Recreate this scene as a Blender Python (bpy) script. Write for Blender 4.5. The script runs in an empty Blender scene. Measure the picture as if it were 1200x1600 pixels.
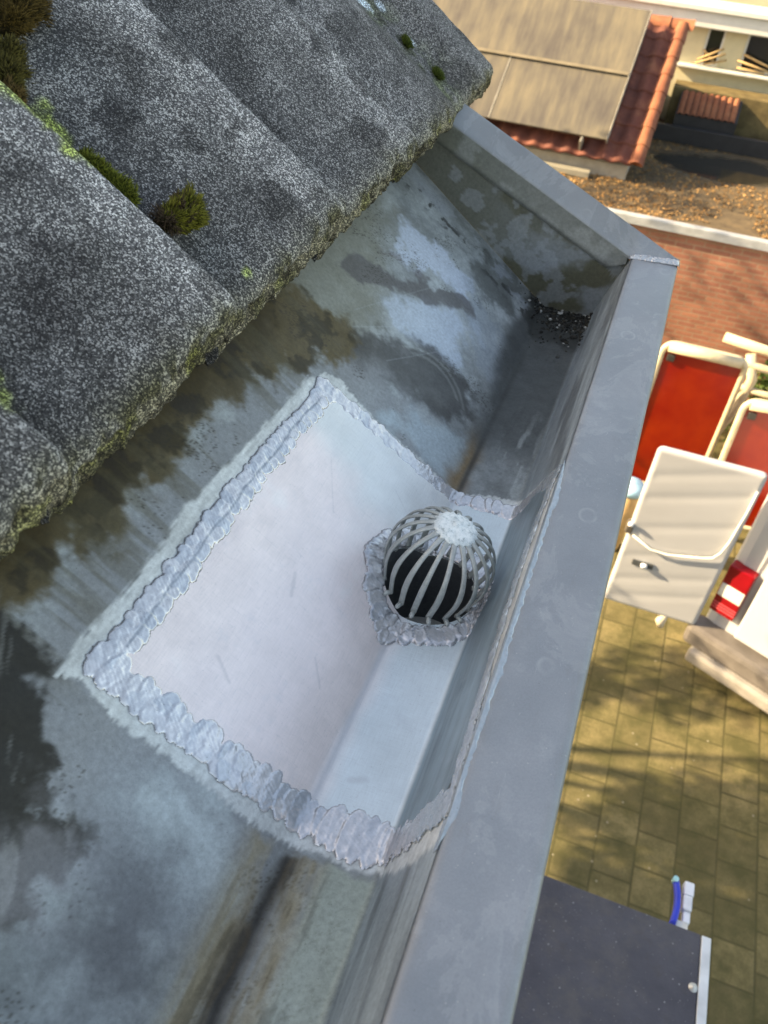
import bpy, bmesh, math, random
import numpy as np
from mathutils import Vector, Matrix, noise as mnoise

random.seed(7)
rng = np.random.default_rng(11)
scene = bpy.context.scene
COL = scene.collection
R = math.radians

# ------------------------------------------------------------------ camera
cam_d = bpy.data.cameras.new('camera')
cam = bpy.data.objects.new('camera', cam_d)
COL.objects.link(cam)
cx = Vector((.93664, .34317, .07035)); cy = Vector((-.27944, .61081, .74082)); cz = Vector((.21125, -.71354, .66800))
m = Matrix((cx, cy, cz)).transposed().to_4x4()
m.translation = Vector((0, 0, 6.0))
cam.matrix_world = m
cam_d.sensor_fit = 'VERTICAL'; cam_d.sensor_height = 24.0; cam_d.sensor_width = 18.0
cam_d.lens = 1285.0 / 1600 * 24.0
cam_d.clip_start = 0.02; cam_d.clip_end = 400
cam_d.dof.use_dof = True; cam_d.dof.focus_distance = 0.76; cam_d.dof.aperture_fstop = 7.5
scene.camera = cam
scene.render.resolution_x = 768; scene.render.resolution_y = 1024

# ------------------------------------------------------------------ sky, sun, exposure
SUN = Vector((-.855, -.19, .482)).normalized()
world = bpy.data.worlds.new('World'); scene.world = world; world.use_nodes = True
wn = world.node_tree.nodes; wn.clear()
out = wn.new('ShaderNodeOutputWorld'); bg = wn.new('ShaderNodeBackground'); sky = wn.new('ShaderNodeTexSky')
sky.sky_type = 'NISHITA'; sky.sun_disc = False
sky.sun_elevation = math.asin(SUN.z); sky.sun_rotation = math.atan2(SUN.x, SUN.y)
sky.air_density = 1.0; sky.dust_density = 2.0; sky.ozone_density = 0.6
bg.inputs[1].default_value = 0.15
world.node_tree.links.new(sky.outputs[0], bg.inputs[0]); world.node_tree.links.new(bg.outputs[0], out.inputs[0])
sun_d = bpy.data.lights.new('sun', 'SUN'); sun_d.energy = 5.0; sun_d.angle = R(0.53); sun_d.color = (1, .86, .66)
sun = bpy.data.objects.new('sun', sun_d); COL.objects.link(sun)
sun.rotation_euler = SUN.to_track_quat('Z', 'Y').to_euler()
scene.view_settings.view_transform = 'Standard'; scene.view_settings.look = 'None'
scene.view_settings.exposure = 1.62; scene.view_settings.gamma = 1.0
scene.view_settings.use_white_balance = True; scene.view_settings.white_balance_temperature = 9000

# ------------------------------------------------------------------ helpers
def tag(o, label=None, cat=None, group=None, kind=None):
    if label: o['label'] = label
    if cat: o['category'] = cat
    if group: o['group'] = group
    if kind: o['kind'] = kind
    return o

def empty(name, loc=(0, 0, 0), parent=None, rz=0):
    o = bpy.data.objects.new(name, None); COL.objects.link(o)
    o.location = loc; o.rotation_euler = (0, 0, rz); o.empty_display_size = .1
    if parent: o.parent = parent
    return o

def link_mesh(name, me, mat, parent=None, smooth=False):
    o = bpy.data.objects.new(name, me); COL.objects.link(o)
    if mat: me.materials.append(mat)
    if smooth: me.polygons.foreach_set('use_smooth', [True] * len(me.polygons))
    if parent: o.parent = parent
    return o

def np_mesh(name, verts, quads, mat, parent=None, cols=None, smooth=True, tris=False):
    me = bpy.data.meshes.new(name)
    k = 3 if tris else 4
    V = np.asarray(verts, np.float32); Q = np.asarray(quads, np.int32)
    me.vertices.add(len(V)); me.vertices.foreach_set('co', V.ravel())
    me.loops.add(Q.size); me.loops.foreach_set('vertex_index', Q.ravel())
    me.polygons.add(len(Q)); me.polygons.foreach_set('loop_start', np.arange(0, Q.size, k, dtype=np.int32))
    me.update(calc_edges=True)
    if cols is not None:
        a = me.color_attributes.new('col', 'FLOAT_COLOR', 'POINT')
        c4 = np.ones((len(V), 4), np.float32); c4[:, :cols.shape[1]] = cols
        a.data.foreach_set('color', c4.ravel())
    return link_mesh(name, me, mat, parent, smooth)

class MB:
    """collects shapes into one mesh"""
    def __init__(s): s.bm = bmesh.new()
    def box(s, x0, x1, y0, y1, z0, z1, bevel=0, M=None):
        r = bmesh.ops.create_cube(s.bm, size=1)
        vs = r['verts']
        for v in vs:
            v.co = Vector(((x0 + x1) / 2 + v.co.x * (x1 - x0), (y0 + y1) / 2 + v.co.y * (y1 - y0), (z0 + z1) / 2 + v.co.z * (z1 - z0)))
        if bevel:
            es = list({e for v in vs for e in v.link_edges})
            g = bmesh.ops.bevel(s.bm, geom=es, offset=bevel, segments=2, affect='EDGES', profile=.5)
            vs = list({v for f in g['faces'] for v in f.verts} | {v for v in vs if v.is_valid})
        if M is not None:
            for v in vs: v.co = M @ v.co
        return s
    def tube(s, pts, r, n=10, cap=True, flat=None):
        pts = [Vector(p) for p in pts]; rings = []
        up = None
        for i, p in enumerate(pts):
            t = (pts[min(i + 1, len(pts) - 1)] - pts[max(i - 1, 0)]).normalized()
            if up is None:
                up = t.orthogonal().normalized()
            up = (up - t * up.dot(t)).normalized(); b = t.cross(up)
            rr = r[i] if isinstance(r, (list, tuple)) else r
            rings.append([s.bm.verts.new(p + (up * math.cos(a) + b * math.sin(a)) * rr) for a in [2 * math.pi * k / n for k in range(n)]])
        for a, b in zip(rings, rings[1:]):
            for k in range(n):
                f = s.bm.faces.new((a[k], a[(k + 1) % n], b[(k + 1) % n], b[k])); f.smooth = True
        if cap:
            s.bm.faces.new(rings[0][::-1]); s.bm.faces.new(rings[-1])
        return s
    def ribbon(s, pts, normals, w, t):
        """flat strip swept along pts; normals = outward direction; w width, t thickness"""
        pts = [Vector(p) for p in pts]; rings = []
        for i, p in enumerate(pts):
            d = (pts[min(i + 1, len(pts) - 1)] - pts[max(i - 1, 0)]).normalized()
            nn = (normals[i] - d * normals[i].dot(d)).normalized(); b = d.cross(nn)
            ww = w[i] if isinstance(w, (list, tuple)) else w
            c = [(-.5, .25), (-.3, .5), (.3, .5), (.5, .25), (.5, -.25), (.3, -.5), (-.3, -.5), (-.5, -.25)]
            rings.append([s.bm.verts.new(p + b * (ww * a) + nn * (t * q)) for a, q in c])
        n = 8
        for a, b in zip(rings, rings[1:]):
            for k in range(n):
                f = s.bm.faces.new((a[k], a[(k + 1) % n], b[(k + 1) % n], b[k])); f.smooth = True
        s.bm.faces.new(rings[0][::-1]); s.bm.faces.new(rings[-1])
        return s
    def lathe(s, prof, n=32, M=None, cap_top=False):
        rings = []
        for (r, z) in prof:
            ring = []
            for k in range(n):
                a = 2 * math.pi * k / n
                co = Vector((r * math.cos(a), r * math.sin(a), z))
                ring.append(s.bm.verts.new(M @ co if M is not None else co))
            rings.append(ring)
        for a, b in zip(rings, rings[1:]):
            for k in range(n):
                f = s.bm.faces.new((a[k], a[(k + 1) % n], b[(k + 1) % n], b[k])); f.smooth = True
        if cap_top: s.bm.faces.new(rings[-1])
        return s
    def prism(s, poly, n_off, M=None):
        """poly: list of 3D points, extruded by vector n_off"""
        a = [s.bm.verts.new(Vector(p)) for p in poly]; b = [s.bm.verts.new(Vector(p) + Vector(n_off)) for p in poly]
        s.bm.faces.new(a[::-1]); s.bm.faces.new(b)
        k = len(a)
        for i in range(k): s.bm.faces.new((a[i], a[(i + 1) % k], b[(i + 1) % k], b[i]))
        if M is not None:
            for v in a + b: v.co = M @ v.co
        return s
    def build(s, name, mat, parent=None, smooth=False, xf=None):
        if xf is not None: s.bm.transform(xf)
        bmesh.ops.recalc_face_normals(s.bm, faces=s.bm.faces)
        me = bpy.data.meshes.new(name); s.bm.to_mesh(me); s.bm.free()
        return link_mesh(name, me, mat, parent, smooth)

# numpy fractal noise -------------------------------------------------
_T = rng.random((256, 256)).astype(np.float32)
def vnoise(x, y):
    xi = np.floor(x).astype(int); yi = np.floor(y).astype(int)
    fx = x - xi; fy = y - yi
    fx = fx * fx * (3 - 2 * fx); fy = fy * fy * (3 - 2 * fy)
    g = lambda a, b: _T[a % 256, b % 256]
    return (g(xi, yi) * (1 - fx) + g(xi + 1, yi) * fx) * (1 - fy) + (g(xi, yi + 1) * (1 - fx) + g(xi + 1, yi + 1) * fx) * fy
def fbm(x, y, sc, octv=5, seed=0, rough=.55):
    """0..1, mean .5; sc = size in metres of the largest features"""
    t = 0; a = 1; w = 0
    for o in range(octv):
        k = 2 ** o / sc
        t = t + a * vnoise(x * k + 17.3 * seed + 5.1 * o, y * k + 9.7 * seed + 3.3 * o); w += a; a *= rough
    return (t / w - .5) * 1.5 + .5
def sstep(a, b, x):
    t = np.clip((x - a) / (b - a), 0, 1); return t * t * (3 - 2 * t)
def sdf(poly, x, y):
    """signed distance to a polygon, negative inside"""
    P = np.array(poly, float); n = len(P)
    d = np.full(np.shape(x), 1e9); ins = np.zeros(np.shape(x), bool)
    for i in range(n):
        a = P[i]; b = P[(i + 1) % n]; e = b - a
        wx = x - a[0]; wy = y - a[1]
        t = np.clip((wx * e[0] + wy * e[1]) / (e @ e + 1e-12), 0, 1)
        d = np.minimum(d, (wx - e[0] * t) ** 2 + (wy - e[1] * t) ** 2)
        c = (a[1] > y) != (b[1] > y)
        xc = a[0] + (y - a[1]) / (e[1] if abs(e[1]) > 1e-12 else 1e-12) * e[0]
        ins ^= c & (x < xc)
    d = np.sqrt(d); return np.where(ins, -d, d)
def line_d(pts, x, y):
    P = np.array(pts, float); d = np.full(np.shape(x), 1e9)
    for a, b in zip(P, P[1:]):
        e = b - a; wx = x - a[0]; wy = y - a[1]
        t = np.clip((wx * e[0] + wy * e[1]) / (e @ e), 0, 1)
        d = np.minimum(d, np.hypot(wx - e[0] * t, wy - e[1] * t))
    return d
def mixc(c, col, f):
    f = np.asarray(f)[..., None]; return c * (1 - f) + np.array(col) * f

# node materials -------------------------------------------------------
class Mat:
    def __init__(s, name, rough=.6, metal=0., spec=.5):
        s.m = bpy.data.materials.new(name); s.m.use_nodes = True
        s.N = s.m.node_tree.nodes; s.L = s.m.node_tree.links
        s.b = s.N['Principled BSDF']
        s.b.inputs['Roughness'].default_value = rough; s.b.inputs['Metallic'].default_value = metal
        s.b.inputs['Specular IOR Level'].default_value = spec
        s.co = s.N.new('ShaderNodeTexCoord').outputs['Object']
    def node(s, t, **k):
        n = s.N.new(t)
        for a, b in k.items(): setattr(n, a, b)
        return n
    def set(s, sock, v):
        if hasattr(v, 'is_output') or isinstance(v, bpy.types.NodeSocket): s.L.new(v, sock)
        else: sock.default_value = v if not (isinstance(v, tuple) and len(v) == 3 and sock.type == 'RGBA') else (*v, 1)
    def scale(s, v, sc):
        n = s.node('ShaderNodeMapping'); s.L.new(v, n.inputs[0]); n.inputs['Scale'].default_value = sc; return n.outputs[0]
    def noise(s, sc, det=6, rough=.55, co=None, dist=0, col=False):
        n = s.node('ShaderNodeTexNoise'); s.L.new(co or s.co, n.inputs['Vector'])
        n.inputs['Scale'].default_value = sc; n.inputs['Detail'].default_value = det; n.inputs['Roughness'].default_value = rough
        n.inputs['Distortion'].default_value = dist
        return n.outputs['Color' if col else 'Fac']
    def voro(s, sc, co=None, feature='F1', out='Distance', rnd=1):
        n = s.node('ShaderNodeTexVoronoi', feature=feature); s.L.new(co or s.co, n.inputs['Vector'])
        n.inputs['Scale'].default_value = sc; n.inputs['Randomness'].default_value = rnd
        return n.outputs[out]
    def ramp(s, f, stops):
        n = s.node('ShaderNodeValToRGB'); s.L.new(f, n.inputs[0]); e = n.color_ramp.elements
        while len(e) < len(stops): e.new(.5)
        for el, (p, c) in zip(e, stops):
            el.position = p; el.color = (c, c, c, 1) if not isinstance(c, tuple) else (*c, 1)
        return n.outputs[0]
    def mix(s, f, a, b, blend='MIX'):
        n = s.node('ShaderNodeMix', data_type='RGBA', blend_type=blend)
        s.set(n.inputs[0], f); s.set(n.inputs[6], a); s.set(n.inputs[7], b); return n.outputs[2]
    def math(s, op, a, b=0., clamp=False):
        n = s.node('ShaderNodeMath', operation=op, use_clamp=clamp); s.set(n.inputs[0], a); s.set(n.inputs[1], b); return n.outputs[0]
    def attr(s, name='col', out='Color'):
        n = s.node('ShaderNodeVertexColor'); n.layer_name = name; return n.outputs[out]
    def sep(s, v):
        n = s.node('ShaderNodeSeparateXYZ'); s.L.new(v, n.inputs[0]); return n.outputs
    def color(s, c): s.set(s.b.inputs['Base Color'], c); return s
    def rough(s, c): s.set(s.b.inputs['Roughness'], c); return s
    def bump(s, h, strength=.3, dist=.001):
        n = s.node('ShaderNodeBump'); s.L.new(h, n.inputs['Height']); n.inputs['Strength'].default_value = strength
        n.inputs['Distance'].default_value = dist
        if s.b.inputs['Normal'].is_linked: s.L.new(s.b.inputs['Normal'].links[0].from_socket, n.inputs['Normal'])
        s.L.new(n.outputs[0], s.b.inputs['Normal']); return s

def simple(name, c, rough=.6, metal=0, var=.18, sc=8, bump=0, bsc=60, spec=.4):
    M = Mat(name, rough, metal, spec)
    n = M.noise(sc); lo = tuple(x * (1 - var) for x in c); hi = tuple(min(1, x * (1 + var)) for x in c)
    M.color(M.ramp(n, [(.3, lo), (.7, hi)]))
    if bump: M.bump(M.noise(bsc), .5, bump)
    return M.m

# ============================================================== materials
def mk_zinc():
    M = Mat('weathered zinc', .5, .25, .4)
    c = M.mix(1., M.attr(), (1.55, 1.45, 1.36), 'MULTIPLY')
    f1 = M.noise(260, 5, .65); f2 = M.noise(1400, 3, .7)
    k = M.ramp(f1, [(.3, .82), (.7, 1.15)]); k2 = M.ramp(f2, [(.3, .9), (.7, 1.1)])
    c = M.mix(1., c, k, 'MULTIPLY'); c = M.mix(1., c, k2, 'MULTIPLY')
    sp = M.voro(420); c = M.mix(M.ramp(sp, [(.05, .5), (.11, 0.)]), c, (.035, .035, .035))
    sp2 = M.voro(190, co=M.scale(M.co, (1.1, 1, 1.3))); c = M.mix(M.ramp(sp2, [(.035, .8), (.06, 0.)]), c, (.02, .022, .022))
    M.color(c)
    M.rough(M.ramp(M.noise(35, 5), [(.3, .36), (.7, .6)]))
    M.bump(M.noise(30, 4), .35, .002); M.bump(f1, .12, .0006)
    return M.m
def mk_patch():
    M = Mat('bright cleaned zinc', .42, .4, .5)
    c = M.attr()
    s1 = M.noise(60, 6, .7, co=M.scale(M.co, (16, 1.2, 16))); s2 = M.noise(60, 6, .7, co=M.scale(M.co, (1.5, 18, 1.5)))
    c = M.mix(1., c, M.ramp(s1, [(.3, .93), (.7, 1.06)]), 'MULTIPLY'); c = M.mix(1., c, M.ramp(s2, [(.3, .95), (.7, 1.04)]), 'MULTIPLY')
    sp = M.voro(230); c = M.mix(M.ramp(sp, [(.03, .7), (.06, 0.)]), c, (.12, .12, .13))
    c = M.mix(M.ramp(M.noise(420, 3, .6), [(.66, 0.), (.74, .25)]), c, (.3, .3, .32))
    for q_, (a_, b_) in enumerate((((40, 2, 40)), (3, 30, 3)) and (((40, 2, 40), .10), ((3, 26, 3), .08))):
        ln_ = M.noise(9, 2, .4, co=M.scale(M.co, a_), dist=1.2); c = M.mix(M.ramp(ln_, [(.480, 0.), (.485, .35), (.490, 0.)]), c, (.42, .43, .46))
    c = M.mix(M.ramp(M.noise(34, 5, .65), [(.58, 0.), (.72, .22)]), c, (.52, .56, .62))
    M.color(c); M.rough(M.ramp(s1, [(.3, .30), (.7, .48)]))
    M.bump(s1, .2, .0005); M.bump(s2, .08, .0003); M.bump(M.noise(18, 3), .3, .003)
    return M.m
def mk_solder():
    M = Mat('tin solder', .27, .6, .5)
    c = M.attr()
    c = M.mix(1., c, M.ramp(M.noise(300, 5, .6), [(.3, .86), (.7, 1.1)]), 'MULTIPLY')
    sp = M.voro(170); c = M.mix(M.ramp(sp, [(.03, .9), (.07, 0.)]), c, (.1, .1, .1))
    M.color(c); M.bump(M.noise(420, 4), .12, .0004); M.bump(M.noise(90, 3), .15, .001)
    return M.m
def mk_flange():
    M = Mat('matt grey zinc flange', .46, .25, .5)
    n = M.noise(9, 6, .6)
    c = M.ramp(n, [(.3, (.22, .25, .28)), (.7, (.32, .345, .38))])
    c = M.mix(M.ramp(M.noise(34, 5, .6), [(.58, 0.), (.72, .35)]), c, (.42, .44, .47))
    c = M.mix(1., c, M.ramp(M.noise(900, 3, .7), [(.3, .9), (.7, 1.1)]), 'MULTIPLY')
    c = M.mix(M.ramp(M.voro(150), [(.04, .7), (.07, 0.)]), c, (.6, .6, .6))
    c = M.mix(M.ramp(M.voro(75, co=M.scale(M.co, (1, 1.3, 1))), [(.03, .5), (.045, 0.)]), c, (.09, .1, .1))
    ring = M.voro(26, co=M.scale(M.co, (1, .8, 1)))
    c = M.mix(M.math('MULTIPLY', M.ramp(ring, [(.15, 0.), (.2, .5), (.24, .0)]), M.ramp(M.noise(20), [(.5, 0.), (.62, 1.)])), c, (.45, .47, .5))
    sm = M.noise(40, 5, .7, co=M.scale(M.co, (1.6, .35, 1))); c = M.mix(M.ramp(sm, [(.60, 0.), (.70, .35)]), c, (.23, .24, .25))
    c = M.mix(M.ramp(M.noise(5, 3), [(.35, .35), (.65, 0.)]), c, (.22, .235, .255))
    sc = M.noise(75, 3, .5, co=M.scale(M.co, (9, .8, 1)), dist=1.5); c = M.mix(M.ramp(sc, [(.71, 0.), (.74, .5)]), c, (.50, .53, .56))
    xx = M.sep(M.co)[0]; ed = M.math('ADD', M.math('ABSOLUTE', M.math('SUBTRACT', xx, .013)), M.math('MULTIPLY', M.noise(60, 5, .7), .018))
    c = M.mix(M.ramp(ed, [(.030, 0.), (.042, .45)]), c, (.20, .205, .20))
    big = M.noise(16, 6, .7, co=M.scale(M.co, (1, .5, 1)), dist=.6); c = M.mix(M.ramp(big, [(.52, 0.), (.545, .16), (.62, .05)]), c, (.50, .52, .54))
    M.color(c); M.rough(M.ramp(n, [(.3, .36), (.7, .52)])); M.bump(M.noise(12, 4), .35, .004); M.bump(M.noise(3.5, 2), .5, .012); M.bump(M.noise(900, 2), .1, .0003)
    return M.m
def mk_tile():
    M = Mat('granular concrete tile', .85, 0, .3)
    a = M.attr()               # tint / multiplier: painted crest light and pan shade, grime, algae, lichen
    v = M.voro(950, out='Color'); v1 = M.sep(v)[0]
    n = M.noise(680, 4, .85); nb = M.noise(22, 5, .65)
    g = M.math('ADD', M.math('MULTIPLY', v1, .55), M.math('MULTIPLY', n, .55))
    big = M.math('MULTIPLY', M.math('SUBTRACT', nb, .5), .35)
    g = M.math('ADD', g, big)
    c = M.ramp(g, [(.22, (.030, .031, .034)), (.50, (.075, .076, .080)), (.66, (.155, .156, .16)), (.82, (.54, .54, .54))])
    al = M.attr(out='Alpha')
    c = M.mix(1., c, a, 'MULTIPLY')
    M.color(c)
    M.bump(n, .7, .0014); M.bump(v1, .5, .0009)
    return M.m
def mk_stain(name, c1, c2, sc=300):
    M = Mat(name, .9, 0, .2); M.color(M.ramp(M.noise(sc, 4, .7), [(.3, c1), (.7, c2)])); M.bump(M.noise(sc * 2), .6, .001); return M.m

ZINC = mk_zinc(); PATCH = mk_patch(); SOLDER = mk_solder(); FLANGE = mk_flange(); TILE = mk_tile()

# ============================================================== the gutter trough (s = along the profile, y = along the gutter)
K = .7682; X0, Z0 = -.1152, 5.452      # crease
LB = .065; LW = .1026
def prof_raw(s):
    s = np.asarray(s, float); q = math.hypot(1, K)
    x = np.where(s < 0, X0 + s / q, np.where(s < LB, X0 + s, X0 + LB + (s - LB) * .0335 / LW))
    z = np.where(s < 0, Z0 - s * K / q, np.where(s < LB, Z0 + s * .015, Z0 + .001 + (s - LB) * .097 / LW))
    return x, z
def prof(s, r=.005):
    xs = 0; zs = 0
    for o in np.linspace(-r, r, 7):
        a, b = prof_raw(s + o); xs = xs + a / 7; zs = zs + b / 7
    return xs, zs
def prof_n(s):
    a = prof(s - .001); b = prof(s + .001); tx = b[0] - a[0]; tz = b[1] - a[1]; l = np.hypot(tx, tz)
    return -tz / l, tx / l
HC = (-.100, .504); HR = .043          # outlet hole, world x y

def trough_color(S, Y):
    """albedo of the old sheet: oxide, algae, grime, water marks"""
    n1 = fbm(S, Y, .09, 6, 1); n2 = fbm(S, Y, .03, 5, 2); n3 = fbm(S, Y, .2, 5, 3); n4 = fbm(S, Y, .010, 4, 4)
    st = fbm(S * 5, Y * .8, .05, 5, 5)   # streaks along the gutter
    c = np.ones(S.shape + (3,)) * np.array((.165, .185, .195))
    c = mixc(c, (.225, .255, .275), sstep(.35, .75, n1) * .55)
    c = mixc(c, (.10, .11, .115), sstep(.5, .8, n3) * .4)
    c *= (1 + (n2 - .5) * .45)[..., None]; c *= (1 + (n4 - .5) * .3)[..., None]
    n5 = fbm(S * .7 + Y * .7, (Y - S) * .25, .02, 5, 6)
    jit = (n2 - .5) * .028 + (n4 - .5) * .018 + (n5 - .5) * .022
    def blob(poly, col, f=1., soft=.006, j=1.):
        nonlocal c
        d = sdf(poly, S, Y) + jit * j
        c = mixc(c, col, f * (1 - sstep(-soft, soft, d)))
    # upper floor: pale brushed patches, brown brush strokes, dark blob, water marks
    blob([(-.25, .66), (-.16, .70), (-.17, .78), (-.20, .85), (-.25, .95), (-.36, 1.0), (-.36, .6)], (.15, .155, .13), .7, .035)
    blob([(-.215, .873), (-.21, .95), (-.154, .98), (-.107, .985), (-.09, .93), (-.15, .92), (-.198, .875)], (.30, .35, .42), .75, .008)
    blob([(-.19, .797), (-.15, .86), (-.115, .90), (-.07, .90), (-.07, .81), (-.12, .79), (-.155, .765)], (.28, .33, .39), .7, .010)
    blob([(-.12, .98), (-.08, .96), (-.02, .93), (-.015, .84), (-.05, .85), (-.09, .90)], (.20, .235, .27), .5, .010)
    blob([(-.243, .78), (-.235, .822), (-.188, .854), (-.13, .923), (-.095, .945), (-.085, .925), (-.11, .90), (-.125, .875), (-.18, .828), (-.216, .786)], (.085, .085, .088), .8, .004, .5)
    blob([(-.17, .885), (-.13, .915), (-.135, .925), (-.175, .895)], (.1, .1, .105), .7, .003, .4)
    blob([(-.215, .86), (-.19, .885), (-.20, .895), (-.225, .87)], (.12, .12, .12), .6, .003, .4)
    blob([(-.121, 1.01), (-.113, 1.06), (-.08, 1.09), (-.044, 1.09), (-.043, 1.01), (-.085, .96)], (.085, .095, .095), .75, .010)
    blob([(-.19, .69), (-.16, .665), (-.105, .7), (-.045, .72), (-.02, .76), (-.045, .80), (-.10, .80), (-.15, .77), (-.18, .73)], (.045, .045, .045), .8, .010, .9)
    blob([(-.16, .735), (-.12, .75), (-.11, .775), (-.14, .77)], (.13, .14, .15), .5, .01)
    for rr, y0 in ((.062, .76), (.055, .765)):
        d = np.abs(np.hypot(S + .085, (Y - .71) * .75) - rr)
        c = mixc(c, (.27, .30, .30), (1 - sstep(.0003, .0030, d)) * .22 * (Y > y0))
    for ang, off in ((.5, -.02), (.62, .02), (.35, .06)):
        d = np.abs((S + .12 + off) - (Y - .8) * ang); c = mixc(c, (.31, .35, .38), (1 - sstep(.0003, .0012, d)) * .16 * ((Y > .72) & (Y < .9) & (S > -.2) & (S < -.04)))
    # wet silt in the far corner
    blob([(.0, .99), (.03, 1.0), (.09, .97), (.14, 1.01), (.13, 1.1), (-.03, 1.1), (-.02, 1.02)], (.030, .032, .032), .9, .010, .8)
    # smooth grey zone round the repair
    blob([(-.235, .15), (-.235, .50), (-.215, .60), (-.15, .70), (-.05, .70), (.0, .66), (.0, .15)], (.165, .18, .195), .85, .022)
    blob([(-.13, .64), (-.08, .69), (-.02, .72), (-.01, .64)], (.25, .31, .35), .6, .015)
    # algae band below the tiles
    ed = [(-.50, .0), (-.235, .0), (-.226, .20), (-.2377, .232), (-.230, .259), (-.238, .295), (-.231, .322), (-.2355, .383), (-.2204, .435), (-.233, .485), (-.232, .54), (-.2167, .579), (-.196, .635), (-.171, .70), (-.20, .72), (-.26, .69), (-.36, .65), (-.5, .6)]
    blob(ed, (.085, .070, .036), .95, .009, .9)
    blob([(-.25, .32), (-.232, .34), (-.238, .42), (-.225, .50), (-.25, .53)], (.12, .11, .085), .35, .02)
    blob([(-.262, .18), (-.248, .3), (-.245, .45), (-.235, .62), (-.29, .66), (-.5, .6), (-.5, .18)], (.045, .036, .015), .8, .02)
    c = mixc(c, (.03, .026, .014), (sstep(.52, .66, fbm(S, Y, .02, 4, 8)) * (1 - sstep(-.01, .012, sdf(ed, S, Y) + jit))) * .7)
    run = fbm(S * .5, Y * 5, .06, 5, 13); c = mixc(c, (.075, .070, .045), sstep(.50, .75, run) * sstep(-.15, -.23, S) * (Y < .68) * .5)
    grit = vnoise(S * 900, Y * 900) * sstep(.5, .8, fbm(S, Y, .05, 4, 14)); c = mixc(c, (.035, .032, .025), sstep(.70, .80, grit) * .6)
    # bottom left black grime, pale and dark water stains
    g = [(-.5, -.6), (-.5, .24), (-.225, .25), (-.200, .232), (-.195, .215), (-.189, .208), (-.173, .188), (-.155, .174), (-.128, .170), (-.120, .159), (-.129, .134), (-.123, .115), (-.14, .10), (-.16, .085), (-.21, .05), (-.25, -.6)]
    blob(g, (.028, .027, .022), .95, .006, .9)
    sc = fbm(S * 1.0 + Y * .6, Y * .25, .012, 4, 9)
    c = mixc(c, (.16, .17, .17), sstep(.60, .74, sc) * (1 - sstep(-.01, .01, sdf(g, S, Y))) * .55)
    blob([(-.107, .205), (-.075, .235), (-.04, .228), (-.03, .19), (-.045, .155), (-.075, .165)], (.29, .335, .355), .8, .03)
    blob([(-.098, .175), (-.07, .183), (-.052, .165), (-.045, .135), (-.07, .087), (-.10, .12)], (.085, .09, .098), .75, .03)
    blob([(-.16, .165), (-.12, .155), (-.115, .12), (-.15, .10)], (.22, .23, .25), .45, .015)
    # crease zone below the repair: dark line with buff silt either side, streaks
    low = 1 - sstep(.232, .240, Y + jit * .4)
    buff = np.exp(-((S + .016) / .014) ** 2) + np.exp(-((S - .020) / .012) ** 2)
    c = mixc(c, (.22, .205, .155), np.clip(buff, 0, 1) * low * np.clip(.75 + 1.6 * (st - .5), 0, 1))
    c = mixc(c, (.22, .255, .235), low * sstep(.022, .035, S) * .7 * (1 - sstep(.06, .075, S)))
    c = mixc(c, (.03, .028, .025), np.exp(-((S - .002 - (n2 - .5) * .005) / .0060) ** 2) * low * .92)
    c = mixc(c, (.075, .058, .035), np.exp(-((S - .006 - (n1 - .5) * .02) / .014) ** 2) * low * .6 * sstep(.3, .6, st))
    c = mixc(c, (.04, .04, .038), low * sstep(.55, .7, st) * np.exp(-((S - .008) / .03) ** 2) * .6)
    # crease above: rust line
    up = sstep(.60, .66, Y) * (1 - sstep(.86, 1.0, Y))
    c = mixc(c, (.17, .12, .06), np.exp(-((S + .006 + (n2 - .5) * .012) / .011) ** 2) * up * (1 - sstep(.70, .78, Y)) * .75)
    c = mixc(c, (.035, .032, .028), np.exp(-((S - .002) / .004) ** 2) * up * .85)
    upd = sstep(.70, .76, Y)
    c = mixc(c, (.05, .056, .058), upd * sstep(-.03, .0, S + (n1 - .5) * .06) * (1 - sstep(.06, .075, S)) * .8)
    c = mixc(c, (.24, .27, .28), np.exp(-((S - .045) / .02) ** 2) * sstep(.45, .6, st) * sstep(.63, .66, Y) * (1 - sstep(.72, .85, Y)) * .6)
    # band of oxide dust along the end fold
    c = mixc(c, (.22, .25, .29), np.exp(-((Y - 1.060) / .02) ** 2) * sstep(.42, .55, n2) * .6 * (S < -.02))
    c = mixc(c, (.03, .03, .03), sstep(.60, .68, fbm(S, Y, .012, 4, 12)) * np.exp(-((Y - 1.035) / .014) ** 2) * .8 * (S < -.02))
    # front upstand: brushed streaks along the gutter
    wl = sstep(LB - .004, LB + .006, S)
    c = mixc(c, (.17, .205, .235), wl * .8)
    c = mixc(c, (.26, .31, .34), wl * sstep(.45, .75, fbm(S * 6, Y * .5, .05, 5, 21)) * .45)
    c = mixc(c, (.06, .065, .07), wl * sstep(.45, .8, fbm(S * 3, Y * .35, .06, 5, 22)) * .5)
    mu = .14; c = mu * (np.clip(c, .01, 1) / mu) ** 1.3
    # zinc scraped bright round the repair (ragged brush marks)
    rag = (vnoise(S * 640, Y * 90) - .5) * .0035 + (fbm(S, Y, .015, 3, 31) - .5) * .004
    ragy = (vnoise(S * 640 + 40, Y * 60) - .5) * .004 + (fbm(S, Y, .05, 3, 33) - .5) * .006
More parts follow.
